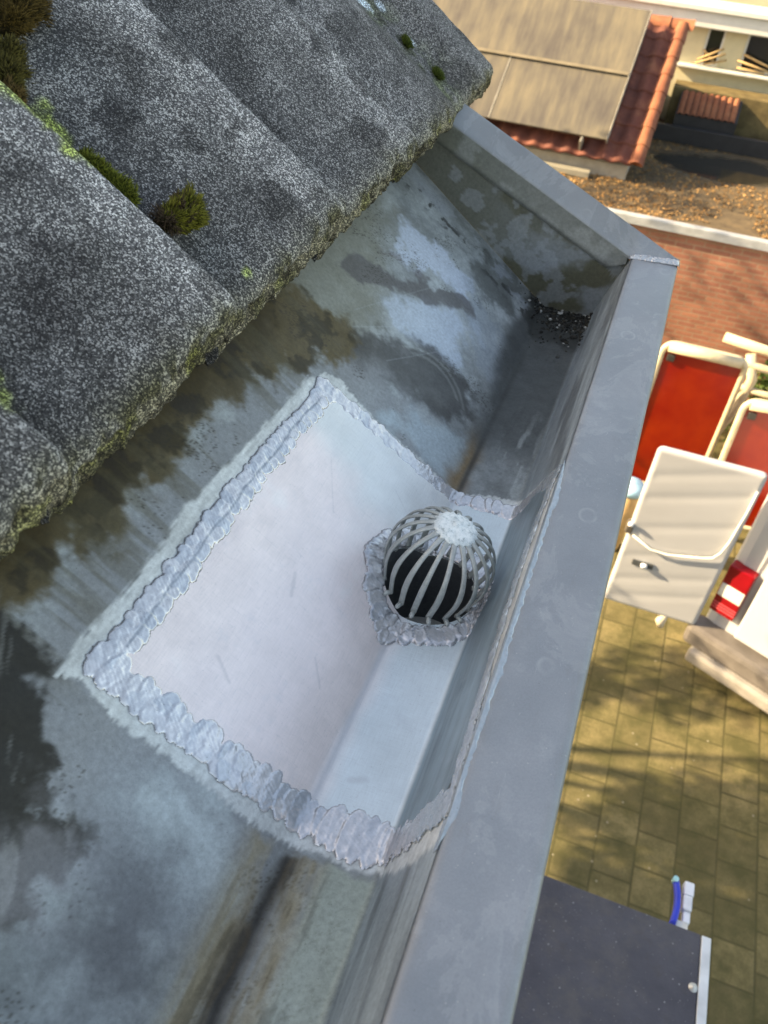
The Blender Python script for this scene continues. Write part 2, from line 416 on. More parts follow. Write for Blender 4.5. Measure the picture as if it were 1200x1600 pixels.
    cl = [(-.199, .226), (-.190, .229), (-.182, .236), (-.144, .233), (-.064, .236), (-.005, .239), (.04, .242), (.065, .243), (.10, .236), (.133, .2305), (.16, .229), (.176, .24), (.20, .25), (.20, .60), (.172, .607), (.115, .637), (.065, .654), (.030, .652), (-.007, .643), (-.067, .639), (-.137, .637), (-.166, .642), (-.185, .628), (-.192, .605), (-.1938, .554), (-.198, .453), (-.2016, .398), (-.1977, .356), (-.1945, .302), (-.197, .261)]
    d = sdf(cl, S, Y) + ragy * (np.abs(Y - .44) > .17) + rag
    f = 1 - sstep(-.0018, .0016, d)
    cc = np.ones(S.shape + (3,)) * np.array((.40, .445, .47)); cc *= (1 + (fbm(S * 6, Y, .02, 4, 34) - .5) * .3 * (np.abs(Y - .44) < .18) + (fbm(S * 5, Y, .02, 4, 35) - .5) * .35)[..., None]
    c = c * (1 - f[..., None]) + cc * f[..., None]
    # brushed part of the upstand inside the repair stays blue grey
    wz = wl * (1 - sstep(.145, .155, S + (fbm(S, Y, .03, 3, 36) - .5) * .02)) * sstep(.268, .276, Y) * (1 - sstep(.60, .64, Y + (S - .1) * .6))
    wc = np.ones(S.shape + (3,)) * np.array((.19, .25, .29)); wc *= (1 + (fbm(S * 5, Y * .3, .05, 6, 37, .65) - .5) * .9 + (fbm(S, Y, .06, 4, 38) - .5) * .6)[..., None]
    c = c * (1 - wz[..., None]) + wc * wz[..., None]
    return np.clip(c, .012, .9)

def trough_grid(name, ss, ys, mat, parent, colfn, hole=True, hgt=None, mask=None, off=0.):
    S, Y = np.meshgrid(ss, ys, indexing='ij')
    x, z = prof(S); nx, nz = prof_n(S)
    h = off + (hgt if hgt is not None else 0)
    x = x + nx * h; z = z + nz * h
    yy = Y.copy()
    cell = max(ss[1] - ss[0], ys[1] - ys[0])
    d = np.hypot(x - HC[0], yy - HC[1])
    inside = (d < HR) & hole
    near = inside & (d > HR - cell * 1.6)
    k = np.where(near, HR / np.maximum(d, 1e-6), 1)
    if hole:
        # slide rim vertices out to the circle; keep them on the sheet by re-evaluating z
        x2 = HC[0] + (x - HC[0]) * k; yy = HC[1] + (yy - HC[1]) * k
        dz = np.where(x2 < X0, -(x2 - x) * K, 0)
        x = x2; z = z + dz
    keepv = ~(inside & ~near)
    if mask is not None: keepv &= mask
    n0, n1 = S.shape
    idx = np.arange(n0 * n1).reshape(n0, n1)
    q = np.stack([idx[:-1, :-1], idx[1:, :-1], idx[1:, 1:], idx[:-1, 1:]], -1)
    kf = keepv[:-1, :-1] & keepv[1:, :-1] & keepv[1:, 1:] & keepv[:-1, 1:]
    q = q[kf]
    used = np.zeros(n0 * n1, bool); used[q.ravel()] = True
    remap = np.cumsum(used) - 1
    V = np.stack([x, yy, z], -1).reshape(-1, 3)[used]
    c = colfn(S, Y).reshape(-1, 3)[used]
    return np_mesh(name, V, remap[q], mat, parent, c)

gutter = empty('zinc_gutter', (0, 0, 0))
tag(gutter, 'grey zinc box gutter below the tile edge, repaired with a soldered bright patch', 'gutter')
ss = np.concatenate([np.arange(-.50, -.30, .006), np.arange(-.30, .1676, .0015), [.1676]])
floor = trough_grid('gutter_floor', ss, np.arange(.06, 1.0901, .0015), ZINC, gutter, trough_color)
floor2 = trough_grid('gutter_floor', np.linspace(-.50, .1676, 120), np.linspace(-1.6, .06, 200), ZINC, gutter, trough_color, hole=False)

# ---- repair plate
plate_poly = [(-.176, .258), (.148, .258), (.160, .30), (.152, .36), (.146, .43), (.144, .50), (.149, .56), (.152, .60), (.10, .625), (-.002, .634), (-.172, .622)]
def plate_color(S, Y):
    n1 = fbm(S, Y, .12, 4, 41); n2 = fbm(S, Y, .03, 5, 42)
    c = np.ones(S.shape + (3,)) * np.array((.92, .805, .80))  # pink and, below, bluish sheen painted into the plate colour
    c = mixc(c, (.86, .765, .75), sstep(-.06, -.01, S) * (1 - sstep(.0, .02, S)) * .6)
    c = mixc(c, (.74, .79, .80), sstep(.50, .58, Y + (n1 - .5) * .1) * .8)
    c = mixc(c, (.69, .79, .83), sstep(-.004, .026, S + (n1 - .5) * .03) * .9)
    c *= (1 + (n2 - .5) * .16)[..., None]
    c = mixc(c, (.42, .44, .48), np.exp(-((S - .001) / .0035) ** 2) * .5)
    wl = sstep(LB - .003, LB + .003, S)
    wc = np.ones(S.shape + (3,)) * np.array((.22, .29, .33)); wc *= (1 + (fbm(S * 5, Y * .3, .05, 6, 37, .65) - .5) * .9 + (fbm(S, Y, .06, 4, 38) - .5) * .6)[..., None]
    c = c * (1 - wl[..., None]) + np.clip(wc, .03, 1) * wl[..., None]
    for (a, b, w) in (((-.05, .37), (-.035, .352), .0012), ((-.115, .315), (-.098, .305), .002), ((-.10, .42), (-.093, .40), .0016), ((.02, .30), (.03, .304), .004), ((-.06, .58), (-.01, .55), .0005), ((-.13, .55), (-.10, .50), .0005), ((-.02, .34), (.0, .33), .0006)):
        c = mixc(c, (.40, .39, .42), (1 - sstep(w * .2, w * 1.2, line_d([a, b], S, Y) + (n2 - .5) * .002)) * .28)
    return np.clip(c, .02, .95)
gs = np.arange(-.206, .1705, .001); gy = np.arange(.236, .664, .001)
GS, GY = np.meshgrid(gs, gy, indexing='ij')
pd = sdf(plate_poly, GS, GY)
PH = .0009 + (fbm(GS, GY, .06, 3, 44) - .5) * .0012 - .0004 * np.exp(-((GS - .001) / .004) ** 2)
PH = np.maximum(PH, .0006)
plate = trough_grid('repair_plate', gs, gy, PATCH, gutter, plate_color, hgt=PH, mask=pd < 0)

# ---- solder: overlapping iron strokes stamped into a height field
def new_field(): return np.zeros(GS.shape), np.zeros(GS.shape)
def stroke(H, C, s, y, ang, ln, wd, ht, power=3., skew=0., pile=False):
    """one dab: ellipse ln x wd turned by ang (0 = along s)"""
    r = max(ln, wd) * .75
    i0, i1 = np.searchsorted(gs, (s - r, s + r)); j0, j1 = np.searchsorted(gy, (y - r, y + r))
    if i1 <= i0 or j1 <= j0: return
    a = GS[i0:i1, j0:j1] - s; b = GY[i0:i1, j0:j1] - y
    u = (a * math.cos(ang) + b * math.sin(ang)) / (ln / 2); v = (-a * math.sin(ang) + b * math.cos(ang)) / (wd / 2)
    wob = (vnoise((GS[i0:i1, j0:j1]) * 150 + s * 900, GY[i0:i1, j0:j1] * 150) - .5) * .4
    r2 = np.abs(u) ** power + np.abs(v) ** 2.2 + wob
    ins = r2 < 1
    dome = ht * (.55 + .45 * np.clip(r2, 0, 1) ** 2) * (1 - np.clip(r2, 0, 1) ** 6) + skew * v * ht
    h = H[i0:i1, j0:j1]; new = np.maximum(dome * (1 if pile else .85) + .42 * h, .00015)
    if pile: new = np.maximum(h, ht * (1 - np.clip(r2, 0, 1) ** 1.6) + .0003)
    H[i0:i1, j0:j1] = np.where(ins, new, h)
    cc = C[i0:i1, j0:j1]; C[i0:i1, j0:j1] = np.where(ins, .3 + .5 * random.random(), cc)
def seam(H, C, pts, step, ln, wd, ht, across=True, jit=.15, offs=0., skew=.2, doubles=False):
    P = [Vector((*p, 0)) for p in pts]
    for a, b in zip(P, P[1:]):
        L = (b - a).length; n = max(1, int(L / step)); t = math.atan2((b - a).y, (b - a).x)
        for k in range(n):
            p = a.lerp(b, (k + random.random() * .5) / n)
            nn = Vector((-math.sin(t), math.cos(t), 0)); p = p + nn * (offs + random.uniform(-.0015, .0015))
            ang = t + (math.pi / 2 if across else 0) + random.uniform(-jit, jit)
            stroke(H, C, p.x, p.y, ang, ln * random.uniform(.7, 1.2), wd * random.uniform(.7, 1.3), ht * .7 * random.uniform(.6, 1.3), 3., skew)
H1, C1 = new_field()
def base_bead(H, C, pts, w, ht, wob=.004, seed=60):
    d = line_d(pts, GS, GY) + (fbm(GS, GY, .02, 3, seed) - .5) * wob * 2 + (fbm(GS, GY, .006, 3, seed + 1) - .5) * wob * .8
    b = ht * np.clip(1 - (d / w) ** 2, 0, 1) ** .6
    H[:] = np.maximum(H, b); C[:] = np.where(b > 0, .35, C)
base_bead(H1, C1, [(-.174, .618), (-.177, .44), (-.175, .262)], .0088, .0008)
base_bead(H1, C1, [(-.178, .256), (-.06, .257), (.0, .262), (.07, .262), (.155, .260)], .0105, .0010)
base_bead(H1, C1, [(-.174, .618), (-.10, .6265), (-.002, .635), (.068, .637), (.13, .618), (.152, .602)], .0085, .0009)
# left seam: outer row then inner row of scalloped petals with a groove between
seam(H1, C1, [(-.1755, .616), (-.1815, .44), (-.180, .262)], .0085, .010, .0125, .0012, jit=.4, skew=.3)
seam(H1, C1, [(-.166, .618), (-.170, .44), (-.168, .270)], .0105, .0125, .0150, .0016, jit=.4, skew=.5)
# near seam
seam(H1, C1, [(-.181, .258), (-.12, .2585), (-.06, .262), (.0, .265)], .0085, .026, .0120, .0013, jit=.28)
seam(H1, C1, [(-.17, .250), (-.06, .251), (.0, .256)], .009, .013, .010, .0010, jit=.7)
seam(H1, C1, [(.002, .262), (.068, .262)], .0066, .034, .0105, .0016, jit=.2)
seam(H1, C1, [(.07, .262), (.155, .258)], .0055, .026, .006, .0012, jit=.15)
# far seam
seam(H1, C1, [(-.172, .618), (-.10, .6265), (-.002, .634)], .0070, .019, .012, .0009, jit=.5)
seam(H1, C1, [(-.004, .637), (.068, .637)], .0075, .022, .010, .0024, jit=.25)
seam(H1, C1, [(.07, .632), (.13, .618), (.152, .602)], .007, .018, .008, .0012, jit=.4)
# long drawn seam high on the upstand
seam(H1, C1, [(.163, .258), (.160, .31), (.152, .37), (.147, .43), (.145, .50), (.150, .56), (.157, .61)], .007, .022, .008, .0016, across=False, jit=.25)
seam(H1, C1, [(.158, .262), (.155, .35), (.148, .43), (.147, .52), (.154, .60)], .010, .016, .005, .0022, across=False, jit=.35)
H2, C2 = new_field()
def xy_ring(a, r):
    x = HC[0] + r * math.cos(a); y = HC[1] + r * math.sin(a)
    if x < X0: s = (x - X0) * math.hypot(1, K)
    elif x < X0 + LB: s = x - X0
    else: s = LB + (x - X0 - LB) * 2.2
    return s, y
for k in range(70):
    a = 2 * math.pi * k / 70 + random.uniform(-.05, .05); r = .0525 + (.004 if math.sin(a) < -.6 else 0) + random.uniform(-.0012, .0012)
    s, y = xy_ring(a, r); s1, y1 = xy_ring(a, r + .004); ang = math.atan2(y1 - y, s1 - s)
    stroke(H2, C2, s, y, ang + random.uniform(-.4, .4), .021 * random.uniform(.8, 1.15), .012 * random.uniform(.8, 1.3),   .0024 * random.uniform(.6, 1.2), 2.4, .25, k % 3 != 0)
for p in [(-.012, .440), (.002, .436), (-.006, .433), (.015, .441), (-.022, .447), (.026, .446)]:
    stroke(H2, C2, p[0], p[1], 1.4 + random.uniform(-.4, .4), .018, .011, .0026)
for p in [(.03, .563), (.0, .566), (.05, .558)]:
    stroke(H2, C2, p[0], p[1], random.uniform(0, 3), .018, .010, .0018)
def solder_color(Cf, Hf):
    def fn(S, Y):
        c = np.ones(S.shape + (3,)) * np.array((.70, .69, .71))
        c = mixc(c, (.50, .54, .60), sstep(.3, .9, Cf) * .8)
        c = mixc(c, (.76, .74, .76), sstep(.58, .78, fbm(S, Y, .02, 4, 51)) * .6)
        g0, g1 = np.gradient(Hf); eg = np.hypot(g0, g1)
        c = mixc(c, (.30, .31, .34), sstep(.00025, .0009, eg) * .6)  # relief shading painted: steps between dabs darkened in colour
        gl = np.abs(S + .1745 + .003 * (Y - .44) / .18 * np.sign(.44 - Y) + (fbm(S, Y, .03, 3, 54) - .5) * .004); c = mixc(c, (.30, .33, .37), (1 - sstep(.0004, .0016, gl)) * (Y > .275) * (Y < .60) * .75)
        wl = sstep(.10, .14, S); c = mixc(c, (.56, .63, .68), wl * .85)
        return c
    return fn
def build_solder(name, H, C, off):
    mk = H > .00012
    fine = (fbm(GS, GY, .006, 3, 52) - .5) * .0006 + .00018 * np.sin((GS * .6 + GY) * 2200 + 9 * fbm(GS, GY, .02, 3, 53))
    return trough_grid(name, gs, gy, SOLDER, gutter, solder_color(C, H), hgt=np.where(mk, H + fine * (H > .0004), -.0006) , off=off,
                       mask=mk | np.roll(mk, 1, 0) | np.roll(mk, -1, 0) | np.roll(mk, 1, 1) | np.roll(mk, -1, 1))
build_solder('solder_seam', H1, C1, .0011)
build_solder('solder_ring', H2, C2, .0016)

# ---- outlet pipe: rim follows the bent floor, then a vertical tube
def outlet():
    n = 72; rings = []
    V = []; Q = []
    zs = [0, .004, .012, .03, .06, .10, .16, .22]
    for i, dz in enumerate(zs):
        for k in range(n):
            a = 2 * math.pi * k / n; r = HR + .0006 if i == 0 else HR - .0008
            x = HC[0] + r * math.cos(a); y = HC[1] + r * math.sin(a)
            zt = (Z0 - (x - X0) * K if x < X0 else Z0) - (0 if i == 0 else dz)
            if i >= 4: zt = Z0 - dz
            V.append((x, y, zt))
    for i in range(len(zs) - 1):
        for k in range(n): Q.append((i * n + k, i * n + (k + 1) % n, (i + 1) * n + (k + 1) % n, (i + 1) * n + k))
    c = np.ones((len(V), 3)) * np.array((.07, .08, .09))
    return np_mesh('outlet_pipe', V, Q, ZINC, gutter, c)
outlet()
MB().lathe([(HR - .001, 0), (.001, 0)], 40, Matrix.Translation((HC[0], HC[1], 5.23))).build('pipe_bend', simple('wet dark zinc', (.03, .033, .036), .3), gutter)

# ---- flanges, end panel
def zflange(name, poly, off, parent=gutter, bev=.0015, mat=FLANGE):
    b = MB(); b.prism(poly, off)
    bmesh.ops.recalc_face_normals(b.bm, faces=b.bm.faces)
    bmesh.ops.bevel(b.bm, geom=list(b.bm.edges), offset=bev, segments=2, affect='EDGES')
    return b.build(name, mat, parent)
YE = 1.09; XI = -.0165; XO = .043; FZ = 5.55
def front_flange():
    ys = np.arange(-1.6, 1.0921, .006); n = len(ys)
    prof_pts = [(XI - .0008, FZ - .004), (XI + .0002, FZ - .0008), (XI + .002, FZ + .0006), (XI + .006, FZ + .0009), (0.0, FZ + .0004), (.02, FZ + .0002), (XO - .006, FZ), (XO - .0015, FZ - .0006), (XO + .0004, FZ - .003), (XO + .0006, FZ - .012), (XO + .0006, FZ - .030), (XO - .0015, FZ - .033), (XO - .004, FZ - .031)]
    V = []; Q = []; m = len(prof_pts)
    for j, y in enumerate(ys):
        w = (mnoise.noise(Vector((y * 3, 1.3, 0))) * .0011); wz = mnoise.noise(Vector((y * 5, 7.3, 0))) * .0008
        for i, (x, z) in enumerate(prof_pts):
            yy = y - (max(0, 1.092 - 1.101) if 0 else 0)
            V.append((x + w * (i > 4), yy, z + wz))
    for j in range(n - 1):
        for i in range(m - 1): Q.append((j * m + i, j * m + i + 1, (j + 1) * m + i + 1, (j + 1) * m + i))
    return np_mesh('front_flange', V, Q, FLANGE, gutter)
front_flange()
def end_top(x): return 5.5497 + (-.0191 - x) * .4615
# end panel (stained zinc, fine grid so it carries its own stains)
def end_panel():
    xs = np.arange(-.46, XI + .0001, .003); V = []; Q = []; C = []
    nv = 60; top = end_top(xs)
    s_of = np.where(xs < X0, (xs - X0) * math.hypot(1, K), 0)
    bot = np.where(xs < X0, Z0 - (xs - X0) * K, np.where(xs < X0 + LB, Z0, Z0 + (xs - X0 - LB) * .097 / .0335)) - .003
    for i in range(len(xs)):
        for j in range(nv):
            z = bot[i] + (top[i] - bot[i]) * j / (nv - 1); V.append((xs[i], YE, z))
    V = np.array(V); m = nv
    for i in range(len(xs) - 1):
        for j in range(m - 1): Q.append((i * m + j, (i + 1) * m + j, (i + 1) * m + j + 1, i * m + j + 1))
    X, Z = V[:, 0], V[:, 2]
    c = np.ones((len(V), 3)) * np.array((.10, .11, .10)); c = mixc(c, (.075, .078, .058), sstep(.45, .6, fbm(X, Z, .08, 5, 61)))
    c = mixc(c, (.17, .20, .23), sstep(.48, .68, fbm(X * .9, Z, .05, 5, 62)) * sstep(-.24, -.10, X) * .8)
    c = mixc(c, (.28, .33, .40), sstep(.62, .66, fbm(X, Z, .03, 4, 63)) * .3)
    return np_mesh('end_panel', V, Q, ZINC, gutter, c)
end_panel()
x1 = -.46
def end_lip():
    xs = np.arange(-.46, XI - .003, .003); V = []; Q = []; m = 14
    for x in xs:
        low = min(.033, .010 + max(0, (-.0195 - x)) * .9)
        for j in range(m):
            t = j / (m - 1); V.append((x, YE - .0042 + .0006 * math.sin(t * 3) + (.0012 if j == m - 1 else 0), end_top(x) - .001 - t * low))
    for i in range(len(xs) - 1):
        for j in range(m - 1): Q.append((i * m + j, (i + 1) * m + j, (i + 1) * m + j + 1, i * m + j + 1))
    V = np.array(V); X, Z = V[:, 0], V[:, 2]
    c = np.ones((len(V), 3)) * np.array((.155, .175, .18)); c = mixc(c, (.10, .11, .09), sstep(-.10, -.32, X) * .7)
    c = mixc(c, (.24, .27, .29), sstep(.62, .7, fbm(X, Z, .05, 4, 64)) * .5)
    c = mixc(c, (.05, .055, .05), sstep(.024, .033, end_top(X) - Z) * .6)
    return np_mesh('end_lip', V, Q, ZINC, gutter, c)
end_lip()
# end flange: a flat strip climbing with the end panel, its outer edge a little lower
def end_flange():
    xs = np.linspace(-.46, XO, 90); V = []; Q = []
    for x in xs:
        t = min(1, max(0, (x - XI) / (XO - XI)))
        a = Vector((x, YE + .013 * t, end_top(x) if x < XI else FZ + .0004))
        b = Vector((x, 1.1032 + .10 * (XO - x), FZ + .0004 + .41 * (XO - x)))
        d = (b - a); n = Vector((0, -d.z, d.y)).normalized() if d.length > 1e-5 else Vector((0, 0, 1))
        pts = [a + Vector((0, -.0040, -.0035)), a + Vector((0, -.0042, .0002)), a + Vector((0, -.0025, .0016))]
        for q in (.12, .35, .6, .85): pts.append(a + d * q + n * .0009 * math.sin(q * 3.1) + Vector((0, 0, .0012)))
        pts += [b + Vector((0, -.001, .0012)), b + Vector((0, .0012, .0004)), b + Vector((0, .0022, -.004)), b + Vector((0, .0016, -.030))]
        V += [tuple(p) for p in pts]
    m = 11
    for i in range(len(xs) - 1):
        for j in range(m - 1): Q.append((i * m + j, (i + 1) * m + j, (i + 1) * m + j + 1, i * m + j + 1))
    return np_mesh('end_flange', V, Q, FLANGE, gutter)
end_flange()
# lump of solder over the mitre
def mitre_solder():
    nx, ny = 90, 40; V = []; Q = []; C = []
    for i in range(nx):
        for j in range(ny):
            u = i / (nx - 1); v = j / (ny - 1) * 2 - 1
            x = XI - .004 + u * (XO - XI + .006); yc = YE - .004 + .010 * u
            w = .0080 + .002 * mnoise.noise(Vector((u * 9, 3, 0))) + .0012 * mnoise.noise(Vector((u * 40, 5, v > 0)))
            y = yc + v * w
            e = max(0, 1 - abs(v) ** 3) * min(1, u * 12) * min(1, (1 - u) * 14)
            z = FZ + .0004 + e * (.0030 + .0016 * mnoise.noise(Vector((u * 22, v * 3, 0))) + .0006 * mnoise.noise(Vector((u * 60, v * 9, 2))))
            if x > XO: z -= (x - XO) * 1.5
            V.append((x, y, z)); C.append((.62, .63, .64) if e > .25 else (.34, .34, .34))
    for i in range(nx - 1):
        for j in range(ny - 1): Q.append((i * ny + j, (i + 1) * ny + j, (i + 1) * ny + j + 1, i * ny + j + 1))
    return np_mesh('corner_solder', V, Q, SOLDER, gutter, np.array(C))
mitre_solder()
# smears of flux along the rim edge above the drawn seam
def rim_smear():
    V = []; Q = []; C = []
    ys = np.arange(.225, .615, .001); nx = 14
    for j, y in enumerate(ys):
        w = .0035 + .006 * max(0, mnoise.noise(Vector((y * 26, 0, 4)))) + .002 * mnoise.noise(Vector((y * 160, 2, 4))) + .002 * max(0, mnoise.noise(Vector((y * 400, 2, 4))))
        w *= min(1, (y - .225) * 40) * min(1, (.615 - y) * 30)
        for i in range(nx):
            u = i / (nx - 1); x = XI - .0005 + u * max(w, .0004)
            z = FZ + .0011 + (1 - u ** 3) * (.0001 + .0005 * mnoise.noise(Vector((x * 300, y * 90, 1)))) - u ** 6 * .0006
            if i == 0: z = FZ - .005; x = XI - .0022
            V.append((x, y, z)); C.append((.44, .50, .54))
    for j in range(len(ys) - 1):
        for i in range(nx - 1): Q.append((j * nx + i, j * nx + i + 1, (j + 1) * nx + i + 1, (j + 1) * nx + i))
    return np_mesh('solder_seam', V, Q, SOLDER, gutter, np.array(C))
rim_smear()

# ============================================================== wire bulb leaf guard
def leaf_guard():
    root = empty('leaf_guard', (HC[0], HC[1], Z0))
    tag(root, 'grey wire bulb leaf guard with round white cap standing in the gutter outlet', 'leaf guard')
    wire = Mat('dull cast aluminium', .5, .35, .5)
    wire.color(wire.mix(wire.ramp(wire.noise(130, 5, .7), [(.45, 0.), (.7, .8)]), (.40, .425, .415), (.58, .60, .58))); wire.bump(wire.noise(500, 3), .3, .0006)
    capm = Mat('chalky white cap', .7, .1, .3)
    nn = capm.noise(240, 5, .75)
    capm.color(capm.ramp(nn, [(.34, (.36, .41, .42)), (.44, (.66, .73, .74)), (.6, (.85, .9, .9))])); capm.bump(nn, .25, .0006)
    T = Matrix.Translation((-.002, .001, .0075)) @ Matrix.Rotation(R(13), 4, 'Y') @ Matrix.Rotation(R(-3), 4, 'X')
    n = 19
    KP = [(.0185, .0705), (.0290, .0655), (.0405, .0555), (.0475, .041), (.0480, .026), (.0450, .012), (.0425, .002)]
    def pt(t, a):
        q = t * (len(KP) - 1); i = min(int(q), len(KP) - 2); f = q - i
        p0, p1, p2, p3 = KP[max(i - 1, 0)], KP[i], KP[i + 1], KP[min(i + 2, len(KP) - 1)]
        r, z = [.5 * (2 * p1[c] + (p2[c] - p0[c]) * f + (2 * p0[c] - 5 * p1[c] + 4 * p2[c] - p3[c]) * f * f + (3 * p1[c] - p0[c] - 3 * p2[c] + p3[c]) * f ** 3) for c in (0, 1)]
        aa = a + .07 * t
        return Vector((r * math.cos(aa), r * math.sin(aa), z))
    for k in range(n):
        a = 2 * math.pi * (k + random.uniform(-.07, .07)) / n
        P = [pt(i / 22, a) for i in range(23)]
        c = Vector((0, 0, .034)); nm = [(p - c).normalized() for p in P]
        w = [.0053 - .0012 * math.sin(math.pi * min(1, i / 12)) + random.uniform(-.0001, .0001) for i in range(23)]
        b = MB(); b.ribbon(P, nm, w, .0022)
        rb = b.build('rib', wire.m, root, xf=T)
        f = P[-1]; o = Vector((f.x, f.y, 0)).normalized()
        q = MB(); q.tube([f - o * .001 + Vector((0, 0, .0005)), f + o * .003 + Vector((0, 0, .0008)), f + o * .006 + Vector((0, 0, .0006)), f + o * .0078 + Vector((0, 0, .0)) ], [.0021, .0022, .0022, .0012], 10)
        xc = f + o * .01
        wp = T @ xc; xw = wp.x + HC[0]
        q.build('peg', wire.m, rb, xf=T)
    b = MB(); prof_ = [(.0198, .0708), (.0190, .0722), (.0168, .0737), (.0135, .0750), (.009, .0758), (.0035, .0762), (.003, .0769), (.0005, .0770)]
    b.lathe([(.0186, .0690)] + prof_, 44, None, True)
    for v in b.bm.verts:
        a = math.atan2(v.co.y, v.co.x); r = math.hypot(v.co.x, v.co.y)
        if r > .016: k = 1 + .07 * math.cos((a - .02) * n) + .03 * mnoise.noise(v.co * 200); v.co.x *= k; v.co.y *= k
        v.co.z += .0006 * mnoise.noise(v.co * 260) + (.0004 * math.cos(a * 6) if .005 < r < .014 else 0)
    b.build('cap', capm.m, root, smooth=True, xf=T)
leaf_guard()

# ============================================================== house and its tiled roof
TS = math.atan(.70); tc, tsn = math.cos(TS), math.sin(TS); EX, EZ = -.2754, 5.690
def on_roof(y, d, h=0.):     # d up the slope from the eave, h above it
    return (EX - d * tc + h * tsn, y, EZ + d * tsn + h * tc)
roofroot = empty('tiled_roof', (0, 0, 0)); tag(roofroot, 'roof of weathered dark grey concrete tiles whose edge overhangs the gutter', 'roof')
def wave(u):
    """height of a tile over its width: u 0 at the low joint, 1 at the crest that drops to the next tile"""
    u = (u - .034) / .966
    h = -.008 + .030 * np.clip((u - .10) / .82, 0, 1) ** 1.0
    h = h - .004 * np.sin(np.clip(u / .45, 0, 1) * math.pi) + .0025 * np.sin(np.clip((u - .55) / .45, 0, 1) * math.pi)
    return h - .011 * np.clip((u - .945) / .055, 0, 1) ** 2
def wave_verge(u):
    h = .017 * sstep(.02, .30, u) * (1 - sstep(.40, .60, u)) + .021 * sstep(.68, .86, u) - .002
    return h - .002 * sstep(.98, 1, u)
def tile_mesh(y0, y1, fn, seed, verge=False, L=.40):
    nu = int((y1 - y0) / .0028); nd = int(L / .0035)
    us = np.linspace(0, 1, nu); us = us - .0
    ds = np.concatenate([[0, .0006, .0018, .004], np.linspace(.0065, L, nd)])
    U, D = np.meshgrid(us, ds, indexing='ij')
    Yw = y0 + U * (y1 - y0)
    edge = (fbm(Yw, D * 0, .05, 3, seed) - .5) * .004 + (fbm(Yw, D * 0, .008, 3, seed + 1) - .5) * .0045
    Dd = D + edge * np.exp(-D / .012)
    Hh = fn(U) - .0065 * np.exp(-D / .0042) + (fbm(Yw, D, .012, 4, seed + 2) - .5) * .0011 + (fbm(Yw, D, .05, 3, seed + 3) - .5) * .0016
    Hh = Hh + (fbm(Yw, D, .006, 3, seed + 4) - .5) * .003 * np.exp(-D / .01)
    # colour multiplier: painted pan shade and crest light, then age stains
    c = np.ones(U.shape + (3,))
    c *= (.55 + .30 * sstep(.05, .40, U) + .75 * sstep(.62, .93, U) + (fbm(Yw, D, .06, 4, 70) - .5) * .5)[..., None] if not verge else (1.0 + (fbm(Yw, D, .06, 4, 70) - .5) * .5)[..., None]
    dk = sstep(.60, .70, fbm(Yw, D, .045, 4, 71)); c = mixc(c, (.5, .5, .5), dk * .7)
    def spot(y, d, r, col, f, rr=1.):
        nonlocal c
        q = np.hypot((Yw - y), (D - d) * rr) / r + (fbm(Yw, D, .012, 4, 72) - .5) * 1.1
        c = mixc(c, col, f * (1 - sstep(.6, 1.15, q)))
    for (y, d, r, f, rr) in ((.497, .195, .028, .8, .6), (.49, .165, .020, .9, .6), (.50, .145, .016, .7, 1), (.292, .062, .022, .6, .8), (.287, .075, .015, .7, .8), (.505, .05, .007, .9, 1), (.70, .13, .010, .7, 1), (.53, .235, .012, .5, 1), (.545, .018, .005, .7, 1)):
        spot(y, d, r, (1.9, 2.3, .5), f * .9, rr)
    for (y, d, r) in ((.60, .12, .012), (.73, .10, .014), (.62, .045, .018), (.37, .075, .028), (.40, .10, .02), (.57, .17, .02), (.83, .04, .02)):
        spot(y, d, r, (.35, .35, .36), .75)
    if verge:
        band = np.exp(-((U - .61) / .10) ** 2); gg = sstep(.35, .6, fbm(Yw, D, .03, 4, 73))
        c = mixc(c, (.8, .95, .5), band * gg * .8); c = mixc(c, (.3, .34, .2), band * sstep(.55, .66, fbm(Yw, D, .015, 4, 74)) * .8)
        for (y, d, r) in ((1.135, .155, .009), (1.10, .165, .011), (1.125, .10, .008), (1.06, .20, .006)): spot(y, d, r, (3.2, 3.8, 4.2), .85)
    # crusty brown-olive nose
    nose = np.exp(-np.clip(D - .003, 0, 1) / .008)
    c = mixc(c, (1.9, 1.75, 1.35), nose * .55); c = mixc(c, (.55, .5, .25), nose * sstep(.5, .65, fbm(Yw, D, .012, 4, seed + 5)) * .9)
    X = EX - Dd * tc + Hh * tsn; Z = EZ + Dd * tsn + Hh * tc
    n0, n1 = U.shape
    V = [np.stack([X, Yw, Z], -1).reshape(-1, 3)]; C = [c.reshape(-1, 3)]
    idx = np.arange(n0 * n1).reshape(n0, n1)
    Q = [np.stack([idx[:-1, :-1], idx[:-1, 1:], idx[1:, 1:], idx[1:, :-1]], -1).reshape(-1, 4)]
    # nose face (thickness), rough
    nt = 8; th = .017
    base = n0 * n1; NV = []; NC = []; NVdh = []; SIDE = []
    h0 = Hh[:, 0]; d0 = Dd[:, 0]; yw = Yw[:, 0]
    for k in range(1, nt + 1):
        t = k / nt
        nz = (fbm(yw, yw * 0 + t * .02, .005, 3, seed + 6) - .5) * .0042 + (fbm(yw, yw * 0 + t * .02, .03, 3, seed + 7) - .5) * .004
        h = h0 - .002 - t * (th + .010 * (1 - sstep(.03, .15, us)) + (0 if verge else 1) * .009 * sstep(.82, .97, us) + (fbm(yw, yw * 0, .01, 3, seed + 8) - .5) * .005); d = d0 + nz - t * th * .45 - .002 * math.sin(t * math.pi)
        NV.append(np.stack([EX - d * tc + h * tsn, yw, EZ + d * tsn + h * tc], -1)); NVdh.append((d, h))
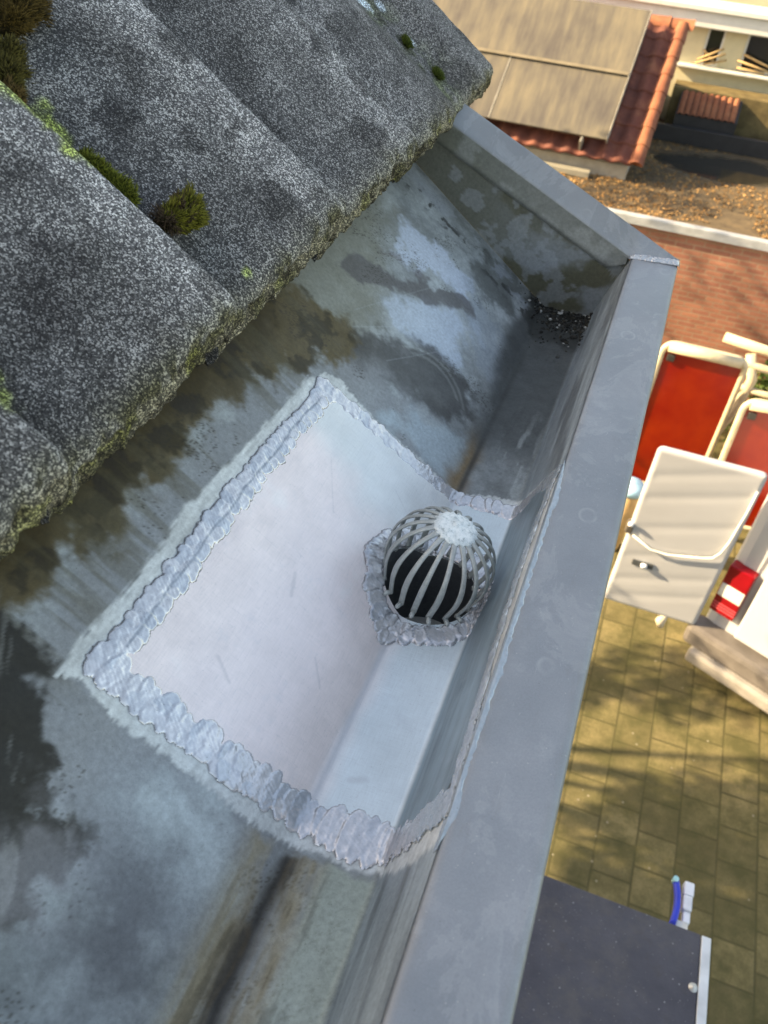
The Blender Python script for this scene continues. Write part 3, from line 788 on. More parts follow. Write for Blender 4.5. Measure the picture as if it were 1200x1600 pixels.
        cc = np.ones((n0, 3)) * np.array((1.5, 1.35, .95)); cc = mixc(cc, (.6, .55, .25), sstep(.42, .6, fbm(yw, yw * 0 + t * .02, .02, 4, 79)) * .85); cc = mixc(cc, (1.6, 1.6, .3), sstep(.68, .76, fbm(yw, yw * 0 + t * .02, .03, 4, 80)) * .4)
        cc = mixc(cc, (.25, .2, .12), sstep(.56, .66, fbm(yw, yw * 0 + t * .02, .006, 3, 81)) * .8)
        NC.append(cc)
    # closed sides: rings of the nose carried back along both edges
    for col in (0, n0 - 1):
        ring = []; dcol = Dd[col, :]; hcol = Hh[col, :]; fade = np.exp(-D[col, :] / .01)
        for k in range(0, nt + 1):
            if k == 0: d_, h_ = dcol, hcol
            else:
                p = NVdh[k - 1]; d_ = dcol + (p[0][col] - d0[col]) * fade; h_ = hcol + (p[1][col] - h0[col])
            ring.append(np.stack([EX - d_ * tc + h_ * tsn, np.full(n1, yw[col]), EZ + d_ * tsn + h_ * tc], -1))
        SIDE.append(ring)
    # short underside
    d = d0 + .05; h = h0 - .002 - th
    NV.append(np.stack([EX - d * tc + h * tsn, yw, EZ + d * tsn + h * tc], -1)); NC.append(np.ones((n0, 3)) * .5)
    V += NV; C += NC
    prev = idx[:, 0]
    for k in range(nt + 1):
        cur = base + k * n0 + np.arange(n0)
        Q.append(np.stack([prev[:-1], prev[1:], cur[1:], cur[:-1]], -1)); prev = cur
    base += (nt + 1) * n0
    for ring in SIDE:
        for k, rr_ in enumerate(ring):
            V.append(rr_); C.append(np.ones((n1, 3)) * .75)
            if k:
                a_ = base + (k - 1) * n1 + np.arange(n1 - 1); Q.append(np.stack([a_, a_ + n1, a_ + n1 + 1, a_ + 1], -1))
        base += len(ring) * n1
    return np.concatenate(V), np.concatenate(Q), np.concatenate(C)
crest = [-.313, -.113, .087, .287, .487, .69, .897]
for i, (a, b) in enumerate(zip(crest, crest[1:])):
    V, Q, C = tile_mesh(a - .011, b, wave, 100 + i * 9)
    t = np_mesh('roof_tile', V, Q, TILE, roofroot, C)
V, Q, C = tile_mesh(.893, 1.2375, wave_verge, 190, True)
t = np_mesh('roof_tile', V, Q, TILE, roofroot, C); t['label'] = 'mossy end tile with pale lichen spots at the roof edge'
# the courses higher up, out of the picture: one stepped, waved sheet to the ridge
def upper():
    ys = []; hs = []
    cr = [-4.313 + .2 * k for k in range(20)] + crest
    for a, b in zip(cr, cr[1:]):
        u = np.linspace(0, .999, 14); ys += list(a + u * (b - a)); hs += list(wave(u))
    u = np.linspace(0, 1, 20); ys += list(.897 + u * .3405); hs += list(wave_verge(u))
    ys = np.array(ys); hs = np.array(hs); rows = []
    for k in range(14):
        d0 = .335 + k * .335
        rows += [(d0, .002), (d0 + .001, .019), (d0 + .334, .006)]
    V = []; Q = []; n = len(ys)
    for (d, lift) in rows:
        V.append(np.stack([EX - d * tc + (hs + lift) * tsn, ys, EZ + d * tsn + (hs + lift) * tc], -1))
    m = len(rows)
    for j in range(m - 1):
        a = j * n + np.arange(n - 1); Q.append(np.stack([a, a + n, a + n + 1, a + 1], -1))
    return np_mesh('upper_tiles', np.concatenate(V), np.concatenate(Q), TILE, roofroot, np.ones((m * n, 3)) * .9, smooth=False)
upper()
# far pitch, deck boards beneath, ridge
rx, rz = EX - 5.02 * tc, EZ + 5.02 * tsn
b = MB(); b.prism([(rx, -4.4, rz + .02), (rx, 1.22, rz + .02), (2 * rx - EX - .4, 1.22, EZ - .25), (2 * rx - EX - .4, -4.4, EZ - .25)], (0, 0, -.05)); b.build('back_pitch', simple('dark tile', (.09, .09, .1), .8), roofroot)
b = MB(); b.prism([(EX - .10, -4.4, EZ + .040), (EX - .10, 1.20, EZ + .040), (rx, 1.20, rz - .025), (rx, -4.4, rz - .025)], (0, 0, -.02)); b.build('roof_boards', simple('old timber', (.16, .12, .08), .8), roofroot)
b = MB()
for k in range(14): b.lathe([(.13, 0), (.125, .40)], 14, Matrix.Translation((rx, -4.4 + k * .402, rz - .02)) @ Matrix.Rotation(R(-90), 4, 'X'))
b.build('ridge_tiles', simple('dark ridge', (.09, .09, .1), .8), roofroot)

def brick_mat(name, c1, c2, mortar, w=.21, h=.0625, ms=.01, vertical=True, rough=.85):
    M = Mat(name, rough, 0, .3)
    o = M.sep(M.co); cb = M.node('ShaderNodeCombineXYZ')
    if vertical: M.L.new(M.math('ADD', o[0], o[1]), cb.inputs[0]); M.L.new(o[2], cb.inputs[1])
    else: M.L.new(o[1], cb.inputs[0]); M.L.new(o[0], cb.inputs[1])
    br = M.node('ShaderNodeTexBrick'); M.L.new(cb.outputs[0], br.inputs['Vector'])
    br.inputs['Scale'].default_value = 1; br.inputs['Brick Width'].default_value = w; br.inputs['Row Height'].default_value = h
    br.inputs['Mortar Size'].default_value = ms; br.inputs['Mortar Smooth'].default_value = .3
    br.inputs['Color1'].default_value = (*c1, 1); br.inputs['Color2'].default_value = (*c2, 1); br.inputs['Mortar'].default_value = (*mortar, 1)
    c = M.mix(1., br.outputs['Color'], M.ramp(M.noise(3, 6, .6), [(.3, .75), (.7, 1.2)]), 'MULTIPLY')
    c = M.mix(1., c, M.ramp(M.noise(60, 4, .7), [(.3, .8), (.7, 1.15)]), 'MULTIPLY')
    M.color(c); M.bump(M.math('SUBTRACT', 1., br.outputs['Fac']), .5, .006); M.bump(M.noise(90, 4), .3, .003)
    return M
BRICK = brick_mat('red brick', (.36, .15, .10), (.27, .11, .08), (.30, .25, .21)).m
house = empty('brick_house', (0, 0, 0)); tag(house, 'brick house under the tiled roof, below the gutter', 'house')
b = MB(); b.box(-7.6, -.36, -4.2, 1.08, 0, 5.38)
b.prism([(-.36, 1.08, 5.38), (rx, 1.08, rz - .14), (-7.6, 1.08, 5.38)], (0, -.22, 0)); b.build('wall', BRICK, house)
WOOD = simple('white painted timber', (.72, .71, .66), .5)
b = MB(); b.box(-.36, .030, -1.6, 1.115, 5.34, 5.365, .003); b.box(.012, .034, -1.6, 1.115, 5.365, 5.515, .002); b.box(-.36, .012, 1.097, 1.115, 5.365, 5.50, .002); b.build('gutter_box', WOOD, house)
MB().tube([(HC[0], HC[1], 5.22), (HC[0], HC[1], 5.12), (-.2, HC[1], 5.0), (-.30, HC[1], 4.9), (-.31, HC[1], 4.7), (-.31, HC[1], .05)], .04, 16).build('downpipe', FLANGE, house)

# ============================================================== moss
def moss_clump(name, label, path, rad, hgt, nsp, c_lo, c_hi, cat='moss', brown=None, seed=1):
    """cushion of many short shoots along a path on the tiles (path in (y, d, h) roof coordinates)"""
    rs = random.Random(seed)
    V = []; F = []; C = []
    P = [Vector(on_roof(*p)) for p in path]
    N = Vector((tsn, 0, tc))
    A = Vector((0, 1, 0)); B = Vector((-tc, 0, tsn))
    for k in range(nsp):
        t = rs.random() * (len(P) - 1); i = min(int(t), len(P) - 2); c = P[i].lerp(P[i + 1], t - i)
        r_ = rad[i] + (rad[i + 1] - rad[i]) * (t - i)
        rr = math.sqrt(rs.random()); a = rs.random() * 6.283
        lump = .80 + 1.0 * mnoise.noise(Vector((c.y * 120 + math.cos(a) * rr * 2.6, c.z * 120, math.sin(a) * rr * 2.6 + seed)))
        o = A * math.cos(a) * rr * r_ * lump + B * math.sin(a) * rr * r_ * lump
        top = hgt * math.sqrt(max(0, 1 - rr * rr)) * lump
        d = (N * (1.1 - rr * .7) + (o.normalized() if o.length > 0 else N) * rr * .9 + Vector((rs.uniform(-.4, .4), rs.uniform(-.4, .4), rs.uniform(-.3, .3)))).normalized()
        p0 = c + o + N * (top * rs.uniform(.35, .95)); ln = rs.uniform(.0028, .0058); w = rs.uniform(.0004, .0008)
        s1 = d.orthogonal().normalized(); s2 = d.cross(s1)
        base = len(V)
        for q in range(3): V.append(p0 + (s1 * math.cos(q * 2.09) + s2 * math.sin(q * 2.09)) * w)
        V.append(p0 + d * ln)
        g = rs.random()
        lo, hi = Vector(c_lo), Vector(c_hi)
        if brown is not None and o.dot(A) * 1.0 - o.dot(B) * .3 < brown * r_ + rs.uniform(-.1, .1) * r_: lo, hi = Vector((.035, .022, .014)), Vector((.12, .085, .055))
        col = lo.lerp(hi, g)
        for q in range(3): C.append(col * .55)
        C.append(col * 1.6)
        F += [(base, base + 1, base + 3), (base + 1, base + 2, base + 3), (base + 2, base, base + 3)]
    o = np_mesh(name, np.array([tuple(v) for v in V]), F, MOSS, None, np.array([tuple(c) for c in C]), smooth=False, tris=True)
    # soil cushion underneath, inside the same mesh
    b = bmesh.new(); b.from_mesh(o.data); lay = b.verts.layers.float_color.get('col')
    for i, p in enumerate(P):
        for q in ([0.] if i == len(P) - 1 else [0., .33, .66]):
            c = p if q == 0 else p.lerp(P[i + 1], q); r_ = rad[i] if q == 0 else rad[i] + (rad[i + 1] - rad[i]) * q
            g = bmesh.ops.create_icosphere(b, subdivisions=3, radius=1)
            for v in g['verts']:
                n_ = mnoise.noise(v.co * 2.3 + c * 50); k = .86 + .3 * n_
                v.co = c + A * v.co.x * r_ * .8 * k + B * v.co.y * r_ * .8 * k + N * v.co.z * hgt * .6 * k
                v[lay] = (*(Vector(c_lo) * .8), 1)
    b.to_mesh(o.data); b.free()
    tag(o, label, cat, 'moss cushions on the grey tiles'); return o
mm = Mat('moss', .9, 0, .15); mm.color(mm.attr()); MOSS = mm.m
G1, G2 = (.035, .042, .008), (.20, .22, .035)
moss_clump('moss_clump', 'long green moss cushion wedged below the ridge of the near tile', [(.497, .150, .003), (.499, .136, .003), (.500, .120, .003), (.502, .108, .002)], [.005, .0075, .0085, .005], .011, 4200, G1, G2, seed=2)
moss_clump('moss_clump', 'round moss tuft half olive, half dry brown, alone on the second tile', [(.509, .083, .004), (.523, .076, .005), (.538, .080, .006)], [.010, .013, .011], .016, 6500, (.04, .04, .008), (.23, .22, .035), brown=-.25, seed=3)
moss_clump('moss_clump', 'dark brown moss cushion at the upper left corner of the photo', [(.585, .275, .010), (.565, .262, .010), (.548, .256, .008)], [.016, .017, .012], .018, 6500, (.03, .022, .008), (.15, .10, .03), seed=4)
moss_clump('moss_clump', 'dark olive moss cushion at the left edge, middle of three there', [(.523, .236, .006), (.508, .228, .006), (.496, .214, .005)], [.013, .015, .011], .016, 5200, (.025, .022, .008), (.13, .11, .03), seed=5)
moss_clump('moss_clump', 'small brown moss cushion at the left edge above the bright green film', [(.490, .208, .005), (.482, .200, .005)], [.009, .007], .012, 2500, (.04, .028, .01), (.17, .11, .04), seed=6)
for (y, d, r, l) in ((1.113, .045, .007, 'lower small dark moss tuft in the channel of the end tile'), (1.108, .098, .006, 'upper small dark moss tuft in the channel of the end tile')):
    moss_clump('moss_clump', l, [(y, d, -.001), (y + .005, d + .006, -.001)], [r, r * .7], .005, 1300, (.02, .028, .006), (.09, .12, .02), seed=int(y * 1000 + d * 100))

# ============================================================== debris in the gutter corner
def debris():
    rs = random.Random(5); b = bmesh.new(); lay = b.verts.layers.float_color.new('col')
    for k in range(750):
        s = rs.gauss(.038, .026); y = 1.088 - abs(rs.gauss(0, .038)) * (1.0 if s > .0 else .5)
        if s > LB + .01: s = LB + .01 - rs.random() * .02
        x, z = prof(np.array(s)); r = rs.choice([.0007, .0009, .0012, .0016, .0026]) * rs.uniform(.7, 1.2)
        g = bmesh.ops.create_icosphere(b, subdivisions=1, radius=r)
        cc = rs.choice([(.02, .02, .018), (.035, .033, .03), (.05, .045, .035), (.025, .024, .022), (.02, .02, .018), (.07, .07, .065)] if rs.random() < .93 else [(.4, .4, .38)])
        sc = Vector((rs.uniform(.6, 1.6), rs.uniform(.6, 1.6), rs.uniform(.4, .9)))
        for v in g['verts']:
            v.co = Vector((v.co.x * sc.x, v.co.y * sc.y, v.co.z * sc.z)) * (1 + .3 * mnoise.noise(v.co * 900)) + Vector((float(x), y, float(z) + r * .3)); v[lay] = (*cc, 1)
    me = bpy.data.meshes.new('leaf_mould'); b.to_mesh(me); b.free()
    o = link_mesh('leaf_mould', me, MOSS); tag(o, 'black grit and leaf mould lying in the far gutter corner', 'debris', kind='stuff')
debris()

# ============================================================== ground
def sheet(name, x0, x1, y0, y1, z, mat, kind='structure', parent=None):
    b = MB(); b.prism([(x0, y0, z), (x1, y0, z), (x1, y1, z), (x0, y1, z)], (0, 0, -.002)); o = b.build(name, mat, parent)
    if not parent: o['kind'] = kind
    return o
gm = Mat('garden soil and grass', .95); gm.color(gm.ramp(gm.noise(1.2, 8, .7), [(.35, (.045, .055, .02)), (.6, (.07, .09, .03)), (.75, (.13, .10, .06))])); gm.bump(gm.noise(30), .6, .03)
b = MB(); b.prism([(-150, -150, -.02), (150, -150, -.02), (150, 150, -.02), (-150, 150, -.02)], (0, 0, -.4)); gr = b.build('ground', gm.m); gr['kind'] = 'structure'
pv = brick_mat('mossy concrete pavers', (.205, .172, .085), (.125, .108, .052), (.085, .075, .035), .30, .30, .010, False)
pv.color(pv.mix(pv.ramp(pv.noise(2.6, 8, .75), [(.38, 0.), (.60, .85)]), pv.b.inputs['Base Color'].links[0].from_socket, (.062, .062, .024)))
pv.color(pv.mix(pv.ramp(pv.voro(7), [(.045, .8), (.075, 0.)]), pv.b.inputs['Base Color'].links[0].from_socket, (.28, .26, .2)))
sheet('patio', -3, 12, 1.3, 9.8, .0, pv.m)

# ============================================================== dark canopy with its screw, and the hook behind it
cn = empty('flat_canopy', (0, 0, 3.0)); tag(cn, 'dark grey bitumen canopy roof with a white metal edge strip, below the gutter', 'canopy')
bm_ = Mat('dark bitumen sheet', .75, 0, .35)
c = bm_.ramp(bm_.noise(5, 7, .65), [(.3, (.062, .062, .078)), (.7, (.10, .10, .12))])
c = bm_.mix(bm_.ramp(bm_.noise(14, 6, .7), [(.55, 0.), (.75, .45)]), c, (.075, .065, .055)); c = bm_.mix(bm_.ramp(bm_.voro(28), [(.05, .75), (.085, 0.)]), c, (.42, .42, .44)); bm_.color(c); bm_.color(bm_.mix(bm_.ramp(bm_.noise(3, 7, .75), [(.5, 0.), (.68, .6)]), bm_.b.inputs['Base Color'].links[0].from_socket, (.135, .125, .115))); bm_.color(bm_.mix(bm_.ramp(bm_.voro(65), [(.06, .8), (.10, 0.)]), bm_.b.inputs['Base Color'].links[0].from_socket, (.30, .30, .31))); bm_.bump(bm_.noise(120, 4), .4, .004)
MB().box(-.30, .862, -.9, 1.562, -.045, 0, .003).build('canopy_deck', bm_.m, cn)
MB().box(.8645, .897, -.9, 1.560, -.06, .004, .003).build('edge_strip', simple('white aluminium', (.72, .74, .76), .4, .2), cn)
MB().box(-.30, .85, 1.50, 1.555, -.16, -.046, .003).build('beam', WOOD, cn)
for (x, y) in ((.848, 1.372), (.848, .6)):
    w = MB().lathe([(.016, 0), (.0155, .002), (.006, .003), (.005, .006), (.0005, .007)], 20, Matrix.Translation((x, y, 0))).build('screw', simple('zinc washer', (.6, .6, .58), .4, .4), cn)
for (x, y) in ((-.2, 1.50), (.80, 1.50)): MB().box(x - .03, x + .03, y - .025, y + .025, -3.0, -.16, .003).build('post', WOOD, cn)
hk = empty('ratchet_clamp', (.81, 1.69, 2.9)); tag(hk, 'small blue and white clamp sticking out behind the dark canopy edge', 'clamp')
blue = simple('blue plastic', (.02, .05, .55), .35); wht = simple('white plastic', (.72, .75, .82), .4)
b = MB()
arc = [(-.018 - .012 * math.sin(math.pi * i / 10) * -1 - .01, .085 - .017 * i, .01) for i in range(11)]
b.ribbon(arc, [Vector((0, 0, 1))] * 11, .022, .03); b.build('blue_band', blue, hk, smooth=True)
b = MB(); b.box(.003, .040, .045, .100, -.02, .02, .005); b.box(.003, .036, -.015, .043, -.02, .022, .005); b.box(.008, .034, -.06, -.017, -.018, .014, .004); b.build('white_links', wht, hk)
MB().tube([(-.033, .088, .0), (-.033, .088, .03)], .011, 12).build('pin', simple('teal pin', (.35, .65, .7), .4), hk)
MB().box(-.02, .03, -.19, -.055, -.02, .006, .003).build('bracket', WOOD, hk)

# ============================================================== white van, seen from behind: corner, lamp, bumper, open door
VW = simple('white van paint', (.44, .46, .50), .28, 0, .05, 2, spec=.5)
van = empty('white_van', (1.36, 5.60, 0), rz=R(-24)); tag(van, 'white van with red and white tail lamp and grey bumper, rear door open', 'van')
def L(p): return Matrix.Translation(p)
b = MB(); b.box(0, 1.90, .06, 4.9, .42, 2.28, .10); b.box(0.02, 1.88, 4.85, 5.6, .42, 1.25, .12); b.build('body', VW, van)
GREYP = simple('grey bumper plastic', (.13, .12, .115), .5, 0, .2); DARK = simple('dark rubber', (.02, .02, .022), .6)
b = MB(); b.box(-.06, 1.96, -.14, .10, .38, .60, .05); b.build('bumper', GREYP, van)
MB().box(.05, 1.85, -.20, -.05, .26, .40, .03).build('bumper_lower', simple('pale valance', (.26, .25, .24), .45), van)
MB().box(.30, .92, -.016, .056, .64, 2.14, .02).build('door', VW, van)
MB().box(.95, 1.86, -.016, .056, .64, 2.14, .02).build('door', VW, van)
red = simple('red lamp lens', (.22, .004, .010), .2, 0, .1); clear = simple('clear lamp lens', (.62, .62, .60), .2)
lamp = MB().box(.02, .24, -.030, .08, .80, 1.34, .012).build('tail_lamp', red, van)
MB().box(.03, .235, -.040, -.028, 1.00, 1.14, .008).build('reversing_lens', clear, lamp)
for (z) in (.85, .88, .91): MB().box(.03, .235, -.037, -.0285, z, z + .012, .002).build('lens_rib', simple('pink lens rib', (.55, .08, .10), .3), lamp)
for (x, y) in ((.10, .9), (1.80, .9), (.10, 4.5), (1.80, 4.5)):
    w = MB().lathe([(.20, -.11), (.32, -.11), (.335, -.08), (.335, .08), (.32, .11), (.20, .11)], 28, Matrix.Translation((x, y, .335)) @ Matrix.Rotation(R(90), 4, 'Y')).build('wheel', DARK, van)
    MB().lathe([(.001, -.09), (.19, -.09), (.20, -.10), (.20, .10), (.19, .09), (.001, .09)], 24, Matrix.Translation((x, y, .335)) @ Matrix.Rotation(R(90), 4, 'Y')).build('rim', simple('wheel rim', (.5, .5, .5), .4, .5), w)
# open left rear door: stands square to the garden, hinged at the van corner
door = empty('open_door', (0, 0, 0)); door.parent = van
door.matrix_parent_inverse = (Matrix.Translation((1.36, 5.60, 0)) @ Matrix.Rotation(R(-24), 4, 'Z')).inverted()
def van_door():
    # gently pressed sheet: grid with ribs, rounded corners
    x0, x1, z0, z1, y = .500, 1.318, .585, 2.315, 5.528
    nx, nz = 60, 110; V = []; Q = []
    for i in range(nx):
        for j in range(nz):
            u = i / (nx - 1); v = j / (nz - 1)
            x = x0 + (x1 - x0) * u; z = z0 + (z1 - z0) * v
            r = .05; cxx = min(x - x0, x1 - x); czz = min(z - z0, z1 - z)
            if cxx < r and czz < r:
                d = math.hypot(r - cxx, r - czz)
                if d > r:
                    k = r / d; sx = 1 if u < .5 else -1; sz = 1 if v < .5 else -1
                    x = (x0 if u < .5 else x1) + sx * (r - (r - cxx) * k); z = (z0 if v < .5 else z1) + sz * (r - (r - czz) * k)
            e = min(cxx, czz); yy = y - .022 * min(1, e / .025) ** .5
            for zr in (.80, 1.02, 1.30, 1.62, 1.95, 2.18): yy += .0035 * math.exp(-((z - zr - .30 * (u - .5)) / .05) ** 2) * min(1, cxx / .06)
            V.append((x, yy, z))
    for i in range(nx - 1):
        for j in range(nz - 1): Q.append((i * nz + j, (i + 1) * nz + j, (i + 1) * nz + j + 1, i * nz + j + 1))
    V = V + [(a, y + .02, c) for a, b_, c in V]; n = nx * nz
    Q = Q + [(d + n, c + n, b_ + n, a + n) for a, b_, c, d in Q]
    for i in range(nx - 1):
        for j in (0, nz - 1): a = i * nz + j; bb = (i + 1) * nz + j; Q.append((a, bb, bb + n, a + n))
    for j in range(nz - 1):
        for i in (0, nx - 1): a = i * nz + j; bb = a + 1; Q.append((a, bb, bb + n, a + n))
    return np_mesh('door_panel', V, Q, VW, door)
van_door()
MB().tube([(1.288, 5.49, 2.16), (1.284, 5.48, 1.95), (1.262, 5.48, 1.62), (1.24, 5.48, 1.50), (1.20, 5.48, 1.425), (1.13, 5.48, 1.395), (1.0, 5.48, 1.36), (.86, 5.48, 1.325), (.72, 5.48, 1.33), (.55, 5.49, 1.42)], .009, 10).build('door_strap', simple('white rubber seal', (.78, .78, .74), .5), door)
hb = MB().box(.62, .80, 5.493, 5.507, 1.10, 1.16, .006).build('latch_plate', simple('dark latch', (.07, .08, .09), .4), door)
MB().tube([(.70, 5.485, 1.125), (.745, 5.478, 1.14)], .020, 12).build('latch_knob', wht, hb)
MB().box(.475, .535, 5.49, 5.56, 1.42, 1.53, .012).build('hinge', simple('dark hinge', (.10, .09, .08), .5), door)
MB().tube([(.485, 5.48, 1.535), (.525, 5.48, 1.53)], .018, 12).build('hinge_cap', wht, door)
MB().tube([(1.05, 5.54, .60), (1.04, 5.545, .50), (1.06, 5.55, .43)], [.035, .045, .03], 12).build('door_stop', simple('cream rubber', (.62, .55, .44), .6), door)

# ============================================================== red framed boards and tube frame behind the van door
CREAM = simple('cream enamelled tube', (.50, .45, .33), .35)
REDM = Mat('red lacquered board', .28, 0, .5); REDM.color(REDM.ramp(REDM.noise(2.5, 6, .6), [(.35, (.18, .003, .0015)), (.65, (.24, .016, .003))])); REDM.bump(REDM.noise(3), .15, .01); REDM = REDM.m
def rrect(x0, x1, z0, z1, r, n=7):
    P = []
    for (cx_, cz_, a0) in ((x1 - r, z1 - r, 0), (x0 + r, z1 - r, 90), (x0 + r, z0 + r, 180), (x1 - r, z0 + r, 270)):
        for k in range(n): a = R(a0 + 90 * k / (n - 1)); P.append((cx_ + r * math.cos(a), cz_ + r * math.sin(a)))
    return P
def framed_board(label, x0, x1, y, z0, z1, tilt=0, lean=0):
    t = empty('framed_board', ((x0 + x1) / 2, y, 0)); tag(t, label, 'board', 'red boards in cream tube frames'); t.rotation_euler = (R(lean), 0, R(tilt))
    w = (x1 - x0) / 2
    b = MB(); b.prism([(p[0], 0, p[1]) for p in rrect(-w + .03, w - .03, z0 + .03, z1 - .10, .07)], (0, .02, 0)); b.build('red_panel', REDM, t)
    P = [(p[0], .01, p[1]) for p in rrect(-w, w, z0, z1 - .03, .12)]; P.append(P[0]); P.append(P[1])
    b = MB(); b.tube(P, .032, 12, cap=False); b.build('tube_frame', CREAM, t)
    MB().tube([(-w + .05, -.012, z1 - .062), (w - .05, -.012, z1 - .062)], .055, 14).build('top_rail', CREAM, t)
    for s in (-1, 1): MB().tube([(s * (w - .05), .01, z0 + .01), (s * (w - .05), .04, 0)], .022, 10).build('leg', CREAM, t)
    MB().box(-w + .06, -w + .14, -.03, -.004, z1 - .22, z1 - .14, .01).build('catch', simple('black catch', (.03, .03, .03), .5), t)
    return t
framed_board('red board in a cream tube frame, the left one behind the open van door', .43, 1.25, 8.0, .12, 1.93)
framed_board('red board in a cream tube frame, the right one partly cut by the photo edge', 1.32, 2.15, 7.5, .25, 1.75, 6, -4)
tf = empty('folding_trestle', (1.3, 8.4, 0)); tag(tf, 'stack of pale cream tubes and crossbars folded between the two red boards', 'trestle')
MB().tube([(-.30, 0, 1.90), (.25, .0, 1.84), (.9, 0, 1.80)], .052, 12).build('crossbar', CREAM, tf)
MB().tube([(-.19, -.08, 1.73), (.15, -.08, 1.69), (.9, -.08, 1.66)], .042, 12).build('crossbar', CREAM, tf)
MB().tube([(-.14, -.12, 1.46), (.35, -.12, 1.42), (.9, -.12, 1.40)], .038, 12).build('crossbar', CREAM, tf)
MB().tube([(-.22, -.06, 1.52), (-.05, -.1, 1.52)], .034, 12).build('crossbar', CREAM, tf)
MB().tube([(.0, -.04, 1.80), (.10, -.10, 1.55), (.05, -.15, 1.2), (-.07, -.2, .78), (-.16, -.25, .0)], .052, 12).build('leg', CREAM, tf)
MB().tube([(.55, -.04, 1.80), (.42, -.15, 1.2), (.32, -.25, .0)], .045, 12).build('leg', CREAM, tf)
MB().tube([(-.19, -.08, 1.73), (-.21, -.08, 1.73)], .044, 12).build('end_cap', simple('pale teal cap', (.4, .62, .6), .4), tf)
cb_ = empty('garden_can', (.52, 6.9, 0)); tag(cb_, 'tan canister with a pale blue lid behind the van door edge', 'canister')
MB().lathe([(.001, 0), (.06, 0), (.075, .04), (.10, .5), (.115, .72), (.10, .78)], 24).build('body', simple('tan plastic', (.50, .36, .20), .5), cb_, smooth=True)
MB().lathe([(.10, .78), (.125, .79), (.13, .85), (.10, .90), (.001, .915)], 24).build('lid', simple('pale blue lid', (.30, .55, .78), .4), cb_, smooth=True)

# ============================================================== leaf based plants
def leaf_cloud(name, centers, n, leaf, c1, c2, parent=None, seed=1, sq=(1, 1, 1)):
    r_ = np.random.default_rng(seed); V = []; C = []
    cs = np.array([c[:3] for c in centers]); rs = np.array([c[3] for c in centers])
    pk = r_.integers(0, len(cs), n)
    d = r_.normal(size=(n, 3)); d /= np.linalg.norm(d, axis=1)[:, None]
    rad = rs[pk] * (r_.random(n) ** .45)
    P = cs[pk] + d * rad[:, None] * np.array(sq)
    a = r_.normal(size=(n, 3)); a /= np.linalg.norm(a, axis=1)[:, None]
    b_ = np.cross(a, r_.normal(size=(n, 3))); b_ /= np.linalg.norm(b_, axis=1)[:, None]
    L_ = leaf * (.6 + .8 * r_.random(n))[:, None]
    v = np.stack([P - a * L_, P + b_ * L_ * .5, P + a * L_, P - b_ * L_ * .5], 1).reshape(-1, 3)
    q = np.arange(n * 4).reshape(n, 4)
    t = r_.random(n)[:, None]; col = np.array(c1) * (1 - t) + np.array(c2) * t
    return np_mesh(name, v, q, LEAF, parent, np.repeat(col, 4, 0), smooth=False)
lm = Mat('leaf', .6, 0, .3); lm.color(lm.attr()); LEAF = lm.m
BARK = simple('bark', (.10, .075, .05), .9, bump=.01)
def tree(label, x, y, trunk_h, cz_, cr, n, leaf, seed, group='garden trees'):
    rs = random.Random(seed); t = empty('garden_tree', (x, y, 0)); tag(t, label, 'tree', group)
    b = MB(); b.tube([(0, 0, 0), (.05, .02, trunk_h * .5), (0, .05, cz_)], [.13, .10, .05], 10); cs = []
    for k in range(9):
        a = k * 2.4; e = rs.uniform(.5, 1); zz = trunk_h + (cz_ + cr * .7 - trunk_h) * rs.random()
        p = Vector((math.cos(a) * cr * e, math.sin(a) * cr * e, zz)); q = Vector((0, .03, trunk_h * .8 + (zz - trunk_h) * .3))
        b.tube([q, q.lerp(p, .5) + Vector((0, 0, .1)), p], [.045, .03, .012], 7); cs.append((*p, cr * rs.uniform(.20, .40)))
    cs.append((0, 0, cz_ + cr * .5, cr * .35))
    b.build('trunk', BARK, t)
    leaf_cloud('crown', cs, n, leaf, (.05, .08, .015), (.12, .15, .03), t, seed)
tree('broadleaf garden tree beside the gable of the tiled house', -5.3, 2.75, 1.9, 3.7, 1.40, 4600, .055, 3)
tree('taller loose garden tree further along the garden', -6.4, 7.9, 3.0, 5.2, 1.7, 3000, .06, 9)

# ============================================================== the garage: brick wall, wet flat roof
gar = empty('brick_garage', (0, 0, 0)); tag(gar, 'low brick garage with a wet flat roof covered in brown leaves', 'garage')
GB = brick_mat('orange red brick', (.34, .155, .105), (.26, .11, .08), (.27, .18, .13), .21, .0625, .009).m
MB().box(-4.5, 6.0, 9.90, 13.95, 0, 2.33).build('wall', GB, gar)
fm = Mat('wet flat roof', .6, 0, .5)
o = fm.sep(fm.co)
n1 = fm.noise(1.3, 7, .6); n2 = fm.noise(9, 6, .7)
base = fm.ramp(n2, [(.3, (.06, .042, .024)), (.5, (.10, .072, .04)), (.7, (.15, .105, .055))])
# puddle: where the roof lies lowest
dx = fm.math('MULTIPLY', fm.math('SUBTRACT', o[0], .75), .55); dy = fm.math('MULTIPLY', fm.math('SUBTRACT', o[1], 12.15), 1.15)
dd = fm.math('ADD', fm.math('MULTIPLY', dx, dx), fm.math('MULTIPLY', dy, dy))
dd = fm.math('ADD', dd, fm.math('MULTIPLY', fm.math('SUBTRACT', n1, .5), .9))
pud = fm.ramp(dd, [(.22, 1.), (.50, 0.)])
fm.color(fm.mix(pud, base, (.035, .034, .03))); fm.rough(fm.mix(pud, (.85, .85, .85), (.05, .05, .05)))
nb = fm.node('ShaderNodeBump'); fm.L.new(fm.math('MULTIPLY', n2, fm.math('SUBTRACT', 1., pud)), nb.inputs['Height']); nb.inputs['Distance'].default_value = .02; nb.inputs['Strength'].default_value = .6; fm.L.new(nb.outputs[0], fm.b.inputs['Normal'])
